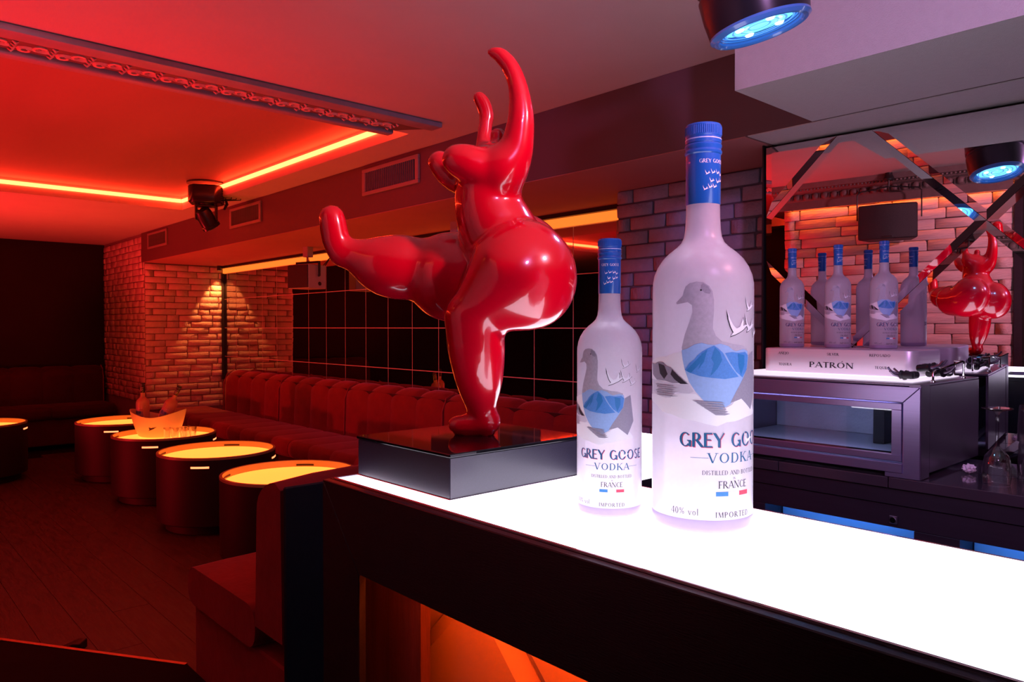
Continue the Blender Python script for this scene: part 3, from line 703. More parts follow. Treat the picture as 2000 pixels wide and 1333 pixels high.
eye = [(U(866, -167)[0] + .018 * math.cos(q), U(866, -167)[1] + .018 * math.sin(q)) for q in [i * PI / 5 for i in range(10)]]
LAYERS = [(n, [p], m, l) for n, ps, m, l in (
    ('label_fog', [fog], 'pwhite', .004), ('label_snow_slope', [whitemtn, rightwhite], 'pwhite', .005),
    ('label_goose', [goose], 'pgoose', .006), ('label_goose_cheek', [face], 'pgrey', .008), ('label_goose_eye', [eye], 'pdark', .010),
    ('label_scenery', [blue_body], 'pblue2', .008), ('label_mountain', peaks, 'pblue3', .010), ('label_ridge', ridges, 'pblue', .012),
    ('label_dark_mountain', darkmtn + [rightmtn], 'pgrey', .010), ('label_dark_ridge', darkrid, 'pdark', .012), ('label_water', water, 'ppale', .008),
    ('label_bird_outline', [bigb(p, 1.12) for p in geese_body], 'pdark', .012), ('label_bird', geese_body + [fly(.36, 1.80, .20)], 'pwhite', .016)) for p in ps] + [
    ('label_ripples', streaks, 'pgrey', .014),
    ('label_name_shade', shift(gg(), .014, 1.668), 'pred', .006),
    ('label_name', shift(gg(), 0, 1.68), 'pteal', .010),
    ('label_wording', shift(strokes('DISTILLED AND BOTTLED', .082, track=.09), 0, 1.15) + shift(strokes('IN', .04), 0, 1.06) + shift(strokes('FRANCE', .14, track=.06), 0, .89)
        + shift(strokes('IMPORTED', .105, track=.22), 0, .33) + shift(strokes('40% vol', .13, serif=False, weight=.8), -.98, .36), 'pdark', .008),
    ('label_vodka', shift(strokes('VODKA', .19, track=.2, wide=1.15), 0, 1.38) + [bar_line(-.86, -.52, 1.47), bar_line(.52, .86, 1.47)], 'pteal', .008),
    ('label_flag', [bar_line(-.38, -.13, .74, .085)], 'pblue', .006),
    ('label_flag', [bar_line(-.13, .12, .74, .085)], 'pwhite', .006),
    ('label_flag', [bar_line(.12, .37, .74, .085)], 'pred', .006),
]
label_me = [(n, print_mesh(n, p, M[m], wrap=1.0, du=.1, lift=l)) for n, p, m, l in LAYERS]
nk = []
for off in (-1.08, 0, 1.08):
    nk += shift(strokes('GREY GOOSE', .076, serif=False, track=.05, weight=1.0), off * .93, 7.24)
    for (u, v) in ((-.14, 7.03), (-.02, 7.05), (.10, 7.05), (.2, 7.02), (-.05, 6.88), (.1, 6.87), (.2, 6.9), (-.18, 6.72), (-.08, 6.76), (.02, 6.77)):
        nk.append(fly(off * .93 + u, v, .078))
neck_me = print_mesh('neck_print', nk, M['pwhite'], wrap=.345, du=.03, lift=.004)
capl_me = print_mesh('cap_line', [bar_line(-1.1, 1.1, 7.69, .012), bar_line(-1.1, 1.1, 7.515, .012)], M['foilring'], wrap=.37, du=.05, lift=.003)
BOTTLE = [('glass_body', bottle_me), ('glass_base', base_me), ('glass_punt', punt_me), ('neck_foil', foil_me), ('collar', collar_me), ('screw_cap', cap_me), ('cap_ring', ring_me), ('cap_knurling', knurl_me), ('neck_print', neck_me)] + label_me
def bottle(name, label, loc, R, turn, zs=1.0, group=None, tilt=None, glass=None, foil=None):
    t = thing(name, label, 'bottle', loc, 0, group); t.rotation_euler = tilt if tilt else (0, 0, math.radians(turn))
    t.scale = (R, R, R * zs)
    body = None
    for n, me in BOTTLE:
        if foil and n in ('neck_foil', 'collar', 'screw_cap', 'cap_knurling'):
            key = n + '_' + foil
            if key not in bpy.data.meshes:
                c = me.copy(); c.name = key; c.materials[0] = M[foil]
            me = bpy.data.meshes[key]
        if glass and n == 'glass_body':
            key = n + '_' + glass
            if key not in bpy.data.meshes:
                c = me.copy(); c.name = key; c.materials[0] = M[glass]
            me = bpy.data.meshes[key]
        par = body if n.startswith('label') else t
        o = put(n, me, par)
        if n == 'glass_body': body = o
        if n in ('label_ripples', 'label_wording', 'label_name', 'label_name_shade', 'label_vodka', 'neck_print', 'cap_knurling'): o['kind'] = 'stuff'
        if n == 'neck_print': o.parent = [q for q in t.children if q.name.startswith('neck_foil')][0]
        if n in ('cap_ring', 'cap_knurling'): o.parent = [q for q in t.children if q.name.startswith('screw_cap')][0]
    return t
face_cam = lambda x, y: math.degrees(math.atan2(-x, y))   # turn so that local -Y looks at the camera
def turn_to(x, y): return math.degrees(math.atan2(y, x)) - 90
bottle('vodka_bottle', 'tallest frosted vodka bottle with blue neck standing on the lit bar top', (-.539, .819, BT + .002), .0625, turn_to(-.539, .819) + 37)
bottle('vodka_bottle', 'medium frosted vodka bottle between plinth and tallest bottle on the lit bar', (-.657, .777, BT + .002), .0436, turn_to(-.657, .777) + 5, 1.045)

# ================================================================== BACK BAR
RZ = .867
rear = thing('back_bar_counter', 'black back bar cabinet with polished dark tile top', 'counter', (-.7, 2.0, 0))
def R_(name, m, x0, x1, y0, y1, z0, z1, bevel=.001, parent=rear): return MB().box(x0 + .7, x1 + .7, y0 - 2.0, y1 - 2.0, z0, z1).obj(name, m, parent, bevel=bevel)
R_('carcass', M['rearwood'], -1.36, 1.2, 2.12, 2.45, .01, .835)
R_('top_rail', M['rearwood'], -1.36, 1.2, 2.004, 2.016, .738, .795)
R_('niche_ceiling', M['rearwood'], -1.36, 1.2, 2.017, 2.119, .780, .795)
R_('upper_rail', M['rearwood'], -1.36, 1.2, 2.000, 2.119, .797, .838)
for x0, x1 in ((-1.36, -1.105), (-.70, -.597), (.02, 1.2)): R_('stile', M['rearwood'], x0, x1, 2.004, 2.119, .45, .7375)
R_('plinth', M['rearwood'], -1.36, 1.2, 2.004, 2.119, .01, .4495)
for x0, x1 in ((-1.103, -.702), (-.595, .018)):
    R_('niche_back', M['nichepaint'], x0, x1, 2.105, 2.118, .452, .779); R_('niche_light', M['blueled'], x0 + .02, x1 - .02, 2.02, 2.03, .768, .777)
    R_('niche_shelf', M['steel'], x0, x1, 2.006, 2.104, .450, .458)
R_('lock_plate', M['steeldark'], -.758, -.738, 1.9985, 2.0035, .748, .768); MB().lathe([(.004, 0), (.007, 0), (.007, .003), (.004, .003)], 16, c=(0, 0, 0)).obj('lock_barrel', M['chrome'], rear).matrix_local = Matrix.Translation((-.048, -.0015, .758)) @ Matrix.Rotation(PI / 2, 4, 'X')
tw2 = .3
for i in range(9):
    x0 = -1.36 + i * tw2
    for j, (y0, y1) in enumerate(((1.994, 2.225), (2.228, 2.449))): R_('counter_tile', M['tiletop'], x0 + .0012, min(x0 + tw2 - .0012, 1.2), y0, y1, .839, RZ, bevel=.0015)
for k, (x, m_) in enumerate(((-.44, 'blackplastic'), (-.33, 'steel'), (-.24, 'steel'))):
    c = MB().lathe([(.026, 0), (.03, .01), (.034, .12), (.037, .21), (.035, .235)] if k else [(.045, 0), (.05, .01), (.05, .20), (.042, .23), (.02, .24)], 24).obj('bar_shaker', M[m_]); c.location = (x, 2.06, .4595)
    tag(c, ['black lidded pot inside the blue lit niche', 'steel shaker tin beside the black pot in the blue niche', 'steel shaker tin at the far end of the blue niche row'][k], 'shaker')

# ---- glass fronted bottle cooler
CX0, CX1, CY0, CY1, CZ0, CZ1 = -1.31, -.684, 2.0, 2.452, RZ + .0015, 1.104
cool = thing('bottle_cooler', 'stainless countertop bottle cooler with glass front', 'cooler', (CX1, CY0, CZ0))
def K(name, m, x0, x1, y0, y1, z0, z1, bevel=.001, parent=None):
    return MB().box(x0 - CX1, x1 - CX1, y0 - CY0, y1 - CY0, z0 - CZ0, z1 - CZ0).obj(name, m, parent or cool, bevel=bevel)
K('side_panel', M['steeldark'], CX1 - .008, CX1 - .001, 2.062, CY1, CZ0 + .01, CZ1 - .003)
K('corner_post', M['steeldark'], CX1 - .03, CX1, 2.0005, 2.058, CZ0, CZ1)
K('side_panel', M['steeldark'], CX0, CX0 + .01, 2.01, CY1, CZ0 + .01, CZ1 - .003)
K('top_panel', M['steeldark'], CX0, CX1 - .002, 2.002, CY1, CZ1 - .002, CZ1 + .003)
K('floor_pan', M['steelinner'], CX0 + .011, CX1 - .031, 2.03, CY1 - .01, CZ0 + .035, CZ0 + .042)
K('liner_back', M['steelinner'], CX0 + .011, CX1 - .031, CY1 - .02, CY1 - .008, CZ0 + .043, CZ1 - .05)
K('liner_side', M['steelinner'], CX1 - .055, CX1 - .047, 2.03, CY1 - .021, CZ0 + .043, CZ1 - .05)
K('liner_top', M['steelinner'], CX0 + .011, CX1 - .031, 2.016, CY1 - .021, CZ1 - .049, CZ1 - .044)
K('inner_lamp', M['coolled'], CX0 + .04, CX1 - .07, 2.017, 2.027, CZ1 - .0555, CZ1 - .0495)
K('divider', M['blackplastic'], -.90, -.868, 2.25, 2.42, CZ0 + .043, CZ1 - .06)
zt, zb = CZ1 - .0035 - CZ0, .0
lx, rx = CX0 - CX1, 0
MB().prism([(lx, zt), (rx - .0015, zt), (rx - .042, zt - .040), (lx, zt - .040)], -.004, .024).obj('top_rail', M['steelcool'], cool, bevel=.0012)
MB().prism([(rx - .001, zt), (rx - .001, -.0005), (rx - .085, -.0005), (rx - .085, .012), (rx - .042, .012), (rx - .042, zt - .0405)], -.004, .024).obj('right_stile', M['steelcool'], cool, bevel=.0012)
MB().prism([(lx, .012), (rx - .0425, .012), (rx - .0425, .036), (lx, .036)], -.006, .024).obj('bottom_rail', M['steelcool'], cool, bevel=.0012)
door = MB()
x0, x1, z0, z1 = lx + .02, rx - .046, .041, zt - .044
door.box(x0, x1, -.002, .014, z1 - .016, z1); door.box(x0, x1, -.002, .014, z0, z0 + .016); door.box(x1 - .024, x1, -.002, .014, z0 + .016, z1 - .016); door.box(x0, x0 + .024, -.002, .014, z0 + .016, z1 - .016)
dr = door.obj('door', M['steelcool'], cool, bevel=.0008)
MB().box(x0 + .022, x1 - .022, .004, .007, z0 + .014, z1 - .014).obj('pane', M['coolglass'], dr)
MB().box(x0 + .022, x1 - .022, .009, .0135, z0 + .016, z0 + .021).obj('gasket', M['chrome'], dr)
# gallery rail
rl = MB(); gz = CZ1 + .003 - CZ0
rl.tube([(-.012, .115, gz), (-.012, .115, gz + .022), (-.012, .118, gz + .026), (-.012, .135, gz + .030), (-.012, .345, gz + .048), (-.012, .352, gz + .046), (-.012, .353, gz + .040), (-.012, .353, gz)], .0028, 8)
rl.tube([(-.012, .353, gz + .046), (-.03, .395, gz + .046), (-.05, .40, gz + .046), (-.05, .40, gz)], .0028, 8)
rl.obj('gallery_rail', M['chrome'], cool)
for yy_ in (.115, .353): MB().lathe([(.006, 0), (.006, .004), (.003, .007)], 12, c=(-.012, yy_, gz)).obj('rail_foot', M['chrome'], cool)
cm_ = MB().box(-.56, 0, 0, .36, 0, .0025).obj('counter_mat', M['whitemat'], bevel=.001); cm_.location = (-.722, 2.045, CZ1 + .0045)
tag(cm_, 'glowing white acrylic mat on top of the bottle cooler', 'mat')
MZ = CZ1 + .0075
# ---- silver display tray
tray = thing('display_tray', 'silver display stand lettered with tequila names, holding three bottles', 'display stand', (-.998, 2.305, MZ))
def rrect(x0, x1, y0, y1, r, n=6):
    pts = []
    for cx, cy, a in ((x1 - r, y1 - r, 0), (x0 + r, y1 - r, 90), (x0 + r, y0 + r, 180), (x1 - r, y0 + r, 270)):
        for i in range(n + 1): q = math.radians(a + 90 * i / n); pts.append((cx + r * math.cos(q), cy + r * math.sin(q)))
    return pts
MB().slab(rrect(-.228, .228, -.105, .115, .03), 0, .074).obj('body', M['traysilver'], tray, bevel=.004, seg=2)
for txt, h, x, z, wd in (('PATRO\'N', .0165, -.005, .018, 1.55), ('TEQUILA', .0075, -.150, .0205, 1.0), ('TEQUILA', .0075, .142, .0205, 1.0), ('AN~EJO', .0075, -.155, .055, 1.15), ('SILVER', .0075, .0, .055, 1.15), ('REPOSADO', .0075, .135, .055, 1.1)):
    o = put('lettering', print_mesh('lettering', strokes(txt, h, track=.12, weight=1.2, wide=wd), M['pdark'], lift=.0006), tray, (x, -.105, z))
G3 = 'blue necked bottles on the silver stand'
for x, lb in ((-1.201, 'frosted vodka bottle over the stand\'s first word, at the brick pillar end'), (-1.049, 'middle of three frosted vodka bottles on the silver stand'), (-.910, 'frosted vodka bottle on the silver stand nearest the gallery rail')):
    bottle('vodka_bottle', lb, (x, 2.345, MZ + .0745), .0385, face_cam(x, 2.345) + 33, 1.045, G3)
# ---- pourers beside the tray
def pourer():
    t = thing('pourer', 'black plastic bottle pourer in the heap beside the silver stand', 'pourer', group='black pourers heaped on the cooler')
    MB().lathe([(.004, 0), (.009, .001), (.010, .008), (.0085, .026), (.011, .028), (.012, .034), (.006, .036)], 12).obj('stopper', M['blackplastic'], t)
    MB().tube([(0, 0, .034), (0, .001, .046), (.001, .006, .058), (.002, .016, .068)], [.0045, .0042, .0036, .003], 8).obj('spout', M['steeldark'], t)
    return t
p0 = pourer()
spots = [(-.735, 2.115), (-.738, 2.13), (-.752, 2.165), (-.735, 2.20), (-.760, 2.225), (-.742, 2.26), (-.755, 2.30), (-.738, 2.325), (-.732, 2.085), (-.75, 2.37)]
for i, (x, y_) in enumerate(spots):
    t = p0 if i == 0 else copy_tree(p0)
    t.location = (x, y_, MZ + .0125 + (.016 if i in (2, 4, 6) else 0)); t.rotation_euler = (PI / 2 + random.uniform(-.1, .1), random.uniform(-.15, .15), random.uniform(0, 6.28))
# ---- glasses and paper on the counter
def wine(x, y_, label):
    t = thing('wine_glass', label, 'wine glass', (x, y_, RZ + .0012), group='upturned glasses on the back counter')
    MB().lathe([(.0285, 0), (.031, .02), (.031, .045), (.026, .068), (.014, .084), (.006, .092)], 32, cap0=False, cap1=False).obj('bowl', M['glass'], t)
    MB().lathe([(.006, .092), (.0038, .105), (.0036, .155), (.0045, .170)], 14, cap0=False, cap1=False).obj('stem', M['glass'], t)
    MB().lathe([(.0045, .170), (.010, .178), (.033, .184), (.033, .1865), (.004, .1865)], 32, cap0=False).obj('foot', M['glass'], t)
    return t
wine(-.545, 2.095, 'upturned clear wine glass beside the crumpled paper')
wine(-.468, 2.115, 'upturned clear wine glass in front of the stacked tumblers')
def tumbler(x, y_, z, label):
    o = MB().lathe([(.0305, 0), (.0315, 0), (.031, .04), (.0285, .085), (.0265, .092), (.004, .092), (.004, .086), (.025, .086), (.0275, .08), (.0295, .04), (.0305, 0)], 28, cap0=False, cap1=False).obj('tumbler', M['glass'])
    o.location = (x, y_, z); return tag(o, label, 'tumbler', 'upturned tumblers')
tumbler(-.505, 2.235, RZ + .0012, 'clear tumbler upside down at the bottom of its stack')
tumbler(-.505, 2.235, RZ + .0012 + .0935, 'clear tumbler upside down on top of another tumbler')
bm = bmesh.new(); bmesh.ops.create_icosphere(bm, subdivisions=3, radius=.017); rr = random.Random(3)
for v in bm.verts: v.co *= rr.uniform(.62, 1.15)
zm = min(v.co.z for v in bm.verts)
for v in bm.verts: v.co.z = (v.co.z - zm) * .7
me = bpy.data.meshes.new('crumpled_paper'); bm.to_mesh(me); bm.free(); me.materials.append(M['paper'])
tag(put('crumpled_paper', me, None, (-.635, 2.20, RZ + .0008)), 'crumpled white paper scrap on the dark counter by the cooler', 'paper')

# ================================================================== LOUNGE
# ---- lit drum tables
def drum_table():
    t = thing('drum_table', 'black drum table', 'table')
    r = .355
    MB().lathe([(r - .05, 0), (r - .05, .055), (r - .004, .055), (r, .06), (r, .455)], 64, cap1=False).obj('drum', M['drum'], t)
    MB().lathe([(r, .4555), (r, .468), (r - .004, .470), (r - .013, .470), (r - .015, .468), (r - .015, .432)], 64, cap0=False, cap1=False).obj('rim', M['drumrim'], t)
    MB().lathe([(r - .016, .424), (r - .017, .432), (.001, .432)], 64, cap0=False).obj('lit_top', M['disc'], t)
    for k in range(4):
        a0 = math.radians(32 + 90 * k); s = MB(); s2 = MB(); n = 7
        for mb_, rad in ((s, r + .0015), (s2, r - .0165)):
            zz = (.408, .420) if mb_ is s else (.437, .447)
            vs = [(rad * math.cos(a0 + .30 * i / n), rad * math.sin(a0 + .30 * i / n), z) for z in zz for i in range(n + 1)]
            mb_.add(vs, [(i, i + 1, i + n + 2, i + n + 1) for i in range(n)])
        s.obj('light_slot', M['slot'], t); s2.obj('rim_slot', M['drum'], t)
    return t
dt = drum_table()
for i, (x, y_, lb) in enumerate(((-3.79, 1.825, 'black drum table with glowing amber top beside the near bench end'), (-4.80, 1.82, 'black drum table with glowing amber top, second from the bench end'),
                                 (-5.82, 1.82, 'black drum table carrying the ice bucket and shot glasses'), (-6.87, 1.815, 'black drum table with glowing top behind the ice bucket table'),
                                 (-7.42, .86, 'black drum table with glowing top standing off the row near the end wall'))):
    t = dt if i == 0 else copy_tree(dt)
    t.location = (x, y_, 0.002); t.rotation_euler = (0, 0, .15 + .07 * i); t['label'] = lb; t['group'] = 'drum tables in the lounge'
# ---- ice bucket, its bottles, shot glasses
TZ = .002 + .4325
bx_, by_ = -5.90, 1.80
bk = thing('ice_bucket', 'amber lit boat shaped ice bucket with a small bird emblem', 'ice bucket', (bx_, by_, TZ), math.radians(47.65))
n = 48; vs = []; prof = [(.62, 0), (.70, .012), (.80, .06), (.90, .12), (.98, .175), (1.0, .19)]
inn = [(.97, .188), (.94, .16), (.86, .10), (.76, .05), (.4, .03)]
for k, (f_, z) in enumerate(prof + inn):
    for i in range(n):
        a = 2 * PI * i / n; lift = (abs(math.cos(a)) ** 1.6) * .055 * (z / .19) ** 2
        vs.append((.205 * f_ * math.cos(a), .125 * f_ * math.sin(a), z * .80 + lift))
kk = len(prof + inn)
MB().add(vs, [(j * n + i, j * n + (i + 1) % n, (j + 1) * n + (i + 1) % n, (j + 1) * n + i) for j in range(kk - 1) for i in range(n)] + [tuple(range(n - 1, -1, -1)), tuple((kk - 1) * n + i for i in range(n))]).obj('bowl', M['bucket'], bk, smooth=70)
MB().lathe([(.60, .085), (.74, .10), (.40, .112), (.02, .116)], 32, sx=.205, sy=.125).obj('ice', M['ice'], bk)
put('bird_emblem', print_mesh('bird_emblem', [fly(0, 0, .05)], M['pdark'], lift=0), bk, (.0, -.1085, .075), (math.radians(-9), 0, 0))
bottle('vodka_bottle', 'amber lit vodka bottle standing upright in the ice bucket', (bx_ + .0 - .115 * .674, by_ - .115 * .739, TZ + .032), .046, 40, 1.0, 'bottles in the ice bucket', glass='frostamber', foil='foilblack')
lean = Matrix.Rotation(math.radians(47.65), 4, 'Z') @ Matrix.Rotation(math.radians(26), 4, 'Y')
bottle('vodka_bottle', 'amber lit vodka bottle leaning over the ice bucket rim', (bx_ + .0 * .674, by_ + .0 * .739, TZ + .045), .046, 0, 1.0, 'bottles in the ice bucket', tilt=lean.to_euler(), glass='frostamber', foil='foilblack')
shot_me = MB().lathe([(.021, 0), (.022, .002), (.027, .085), (.0255, .085), (.020, .014), (.003, .013)], 20, cap1=False).mesh('shot_glass', M['glass'], smooth=40)
for i, (x, y_) in enumerate(((-5.70, 1.80), (-5.655, 1.84), (-5.715, 1.935), (-5.64, 1.96), (-5.66, 1.90))):
    o = put('shot_glass', shot_me, None, (x, y_, TZ + .001))
    tag(o, 'clear empty shot glass beside the ice bucket', 'shot glass', 'shot glasses by the ice bucket')

# ---- channelled velvet sofas
def channel(width, prof, bulge, n=7):
    """padded channel: side profile (y, z) swept over the width, pinched at both seams"""
    m_ = MB(); cy = sum(p[0] for p in prof) / len(prof); cz = sum(p[1] for p in prof) / len(prof); vs = []
    for i in range(n + 1):
        t = 2 * i / n - 1; k = bulge * abs(t) ** 5
        for (y_, z) in prof:
            dy, dz = y_ - cy, z - cz; L_ = math.hypot(dy, dz); vs.append((width * i / n, y_ - dy / L_ * k, z - dz / L_ * k))
    q = len(prof)
    fs = [(i * q + j, i * q + (j + 1) % q, (i + 1) * q + (j + 1) % q, (i + 1) * q + j) for i in range(n) for j in range(q)]
    return m_.add(vs, fs + [tuple(range(q)), tuple(n * q + j for j in range(q - 1, -1, -1))])
def roundrect(y0, y1, z0, z1, r, k=4):
    return [(p[0], p[1]) for p in rrect(y0, y1, z0, z1, r, k)]
def arch(y0, y1, z0, z1):
    pts = [(y0, z0), (y1, z0), (y1, z1 - .02)]; rr_ = (y1 - y0) * .8
    pts += [(y0 + rr_ - rr_ * math.cos(math.radians(90 - 15 * i)), z1 - rr_ * .75 + rr_ * .75 * math.sin(math.radians(90 - 15 * i))) for i in range(7)]
    return pts
def sofa(label, W_, nch, velvet='velvet', back=True, group=None):
    t = thing('sofa', label, 'sofa', group=group)      # local: x along, back wall at y=0, front at y<0
    cw = W_ / nch
    bk_ = channel(cw - .001, arch(-.19, -.005, .405, .825), .016).mesh('back_channel', M[velvet], smooth=60)
    se_ = channel(cw - .001, roundrect(-.66, -.165, .30, .432, .05), .010).mesh('seat_channel', M[velvet], smooth=60)
    for i in range(nch):
        if back: put('back_channel', bk_, t, (i * cw, 0, 0))
        put('seat_channel', se_, t, (i * cw, 0, 0))
    MB().box(.004, W_ - .004, -.60, -.01, .03, .315).obj('base', M['velvetdark'], t, bevel=.01)
    if back: MB().box(.002, W_ - .002, -.16, -.004, .315, .78).obj('back_board', M['velvetdark'], t)
    MB().tube([(W_ - .001, -.193, .43), (W_ - .001, -.186, .70), (W_ - .001, -.15, .79), (W_ - .001, -.08, .825)], .005, 6).obj('piping', M['piping'], t)
    return t
names = ['burgundy velvet channelled sofa section in the brick corner', 'burgundy velvet channelled sofa section behind the ice bucket table', 'burgundy velvet channelled sofa section behind the second drum table', 'burgundy velvet channelled sofa section behind the red statue\'s plinth']
xs = [-7.42, -6.20, -5.06, -3.83, -2.52]
for i in range(4):
    s = sofa(names[i], xs[i + 1] - xs[i] - .006, 4, group='velvet sofa sections along the tile wall'); s.location = (xs[i], 3.075, .002)
s = sofa('backless velvet corner seat below the bricks at the end of the sofa row', .50, 2, back=False); s.location = (-7.93, 3.075, .002)
s = sofa('dark velvet sofa standing against the black end wall', 1.75, 6, 'velvetdark'); s.location = (-9.45, .50, .002); s.rotation_euler = (0, 0, PI / 2)
# near bench beside the bar
bn = thing('bench', 'burgundy velvet bench with black backing, end-on beside the bar', 'bench', (-1.9, .9, .002))
c = channel(1.15, arch(-.20, -.012, .36, .835), .02, 9); c.v = [(y_, x, z) for x, y_, z in c.v]; c.obj('backrest', M['velvet'], bn, smooth=60)
c = channel(1.15, roundrect(-.76, -.185, .30, .435, .055), .012, 9); c.v = [(y_, x, z) for x, y_, z in c.v]; c.obj('seat', M['velvet'], bn, smooth=60)
MB().box(-.715, -.012, .012, 1.14, .0, .305).obj('base', M['velvet'], bn, bevel=.006)
MB().box(-.0115, .0, .0, 1.15, .0, .815).obj('backing', M['backing'], bn, bevel=.004)
o = MB().add([(-.05, -.03, 0), (.06, -.03, 0), (.06, .03, 0), (-.05, .03, 0), (.06, -.03, .035), (.06, .03, .035), (.03, -.03, .035), (.03, .03, .035)], [(0, 3, 2, 1), (1, 2, 5, 4), (4, 5, 7, 6), (6, 7, 3, 0), (0, 1, 4, 6), (3, 7, 5, 2)]).obj('door_wedge', M['blackplastic'], bevel=.003)
o.location = (-3.27, .66, .003); o.rotation_euler = (0, 0, .9); tag(o, 'small black wedge on the floor against the platform edge', 'wedge')

# ================================================================== FIXTURES
# ---- vents on the beam
def vent(x0, label):
    t = thing('air_vent', label, 'air vent', (x0, 2.299, 2.012), group='air vents on the beam')
    w_, h_ = .56, .150; f_ = MB()
    for bxs in ((0, w_, 0, .02), (0, w_, h_ - .02, h_), (0, .03, .02, h_ - .02), (w_ - .03, w_, .02, h_ - .02)): f_.box(bxs[0], bxs[1], -.014, 0, bxs[2], bxs[3])
    f_.obj('frame', M['vent'], t, bevel=.002)
    MB().box(.03, w_ - .03, -.003, 0, .02, h_ - .02).obj('duct_shadow', M['blackplastic'], t)
    sl_ = MB().box(0, .004, -.011, -.0035, .02, h_ - .02).mesh('slat', M['ventin'])
    for k in range(26): put('slat', sl_, t, (.036 + k * .0188, 0, 0))
    return t
vent(-3.80, 'air vent grille on the beam nearest the statue'); vent(-5.75, 'air vent grille on the beam behind the moving head light'); vent(-7.78, 'air vent grille on the beam next to the brick pier')
# ---- moving head light
mh = thing('moving_head_light', 'black moving head stage light hanging from the coffer', 'stage light', (-5.45, 2.0, 2.2895), math.radians(47.65 + 15))
MB().lathe([(.13, -.012), (.13, 0)], 24).obj('ceiling_plate', M['blackplastic'], mh)
MB().slab([(-.115, -.06), (-.075, -.11), (.075, -.11), (.115, -.06), (.115, .06), (.075, .11), (-.075, .11), (-.115, .06)], -.155, -.03).obj('base', M['lampbody'], mh, bevel=.01)
for k in range(7): MB().box(.07 , .118, -.07, .07, -.148 + k * .016, -.141 + k * .016).obj('cooling_fin', M['blackplastic'], mh)
MB().lathe([(.045, -.165), (.055, -.155), (.055, -.12)], 20).obj('swivel', M['blackplastic'], mh)
MB().box(-.075, -.060, -.03, .03, -.27, -.16).box(.060, .075, -.03, .03, -.27, -.16).box(-.075, .075, -.03, .03, -.178, -.163).obj('yoke', M['lampbody'], mh, bevel=.004)
hd = MB().lathe([(.03, .075), (.052, .06), (.058, .03), (.058, -.05), (.064, -.055), (.064, -.075), (.052, -.08)], 24).obj('head', M['lampbody'], mh); hd.location = (0, 0, -.255); hd.rotation_euler = (.35, -.5, 0)
MB().lathe([(.05, -.0815), (.03, -.084), (.002, -.085)], 20, cap0=False).obj('lens', M['chrome'], hd)
for k in range(3):
    a = .03 * k; MB().tube([(.05, .02 * k, -.03), (.12 + a, .02 * k, -.02), (.18 + a, .02 * k, -.06), (.17 + a, .02 * k, -.11), (.11, .02 * k, -.12)], .004, 6).obj('cable', M['cable'], mh)
MB().tube([(.13, .0, -.11), (.14, 0, -.15), (.12, 0, -.19)], [.006, .011, .008], 8).obj('plug', M['cable'], mh)
# ---- small wall speakers under the beam
def wall_speaker(x, label):
    t = thing('wall_speaker', label, 'speaker', (x, 2.84, 1.8995), math.radians(14), 'bracket speakers under the beam')
    MB().box(-.03, .03, -.03, .03, -.085, 0).obj('bracket', M['greypaint'], t, bevel=.004)
    MB().tube([(0, 0, -.085), (0, 0, -.12)], .012, 10).obj('pivot', M['chrome'], t)
    MB().box(-.135, .135, -.012, .012, -.135, -.12).box(-.135, -.128, -.012, .012, -.24, -.135).box(.128, .135, -.012, .012, -.24, -.135).obj('yoke', M['blackplastic'], t, bevel=.002)
    MB().add([(-.125, -.10, -.34), (.125, -.10, -.34), (.10, .10, -.34), (-.10, .10, -.34), (-.125, -.10, -.15), (.125, -.10, -.15), (.10, .10, -.15), (-.10, .10, -.15)],
             [(0, 3, 2, 1), (4, 5, 6, 7), (0, 1, 5, 4), (1, 2, 6, 5), (2, 3, 7, 6), (3, 0, 4, 7)]).obj('cabinet', M['greypaint'], t, bevel=.006)
    MB().box(-.118, .118, -.108, -.1005, -.335, -.155).obj('grille', M['blackmesh'], t, bevel=.003)
    for sx in (-1, 1):
        k_ = MB().lathe([(.011, 0), (.011, .008)], 12).obj('knob', M['chrome'], t); k_.location = (sx * .119, -.0, -.235); k_.rotation_euler = (0, sx * PI / 2, 0)
        h_ = MB().lathe([(.016, 0), (.016, .003)], 16).obj('port', M['blackplastic'], t); h_.location = (sx * .113, .02, -.30); h_.rotation_euler = (0, sx * (PI / 2 - .12), 0)
    for k in (0, 1): MB().tube([(.09, .08 + .02 * k, -.15), (.13, .12, -.08), (.16, .17, -.03), (.16, .2, -.005)], .004, 6).obj('cable', M['cable'], t)
    return t
wall_speaker(-5.55, 'grey box speaker on a yoke under the beam near the brick corner'); wall_speaker(-3.62, 'grey box speaker on a yoke under the beam behind the statue')
# ---- corner spot
sp = thing('wall_spot', 'small spot lamp tucked under the beam in the brick corner', 'spot lamp', (-7.87, 3.02, 1.8985))
MB().lathe([(.022, -.05), (.024, -.045), (.024, 0)], 20, cap0=False).obj('housing', M['lampbody'], sp)
MB().lathe([(.019, -.040), (.001, -.040)], 20, cap0=False, cap1=True).obj('lens', M['bulb'], sp)
lamp('corner_spot_light', 'SPOT', (-7.87, 3.02, 1.84), (1, .24, .05), 38, (-7.95, 3.04, .5), spot_size=math.radians(66), spot_blend=.35, shadow_soft_size=.012)
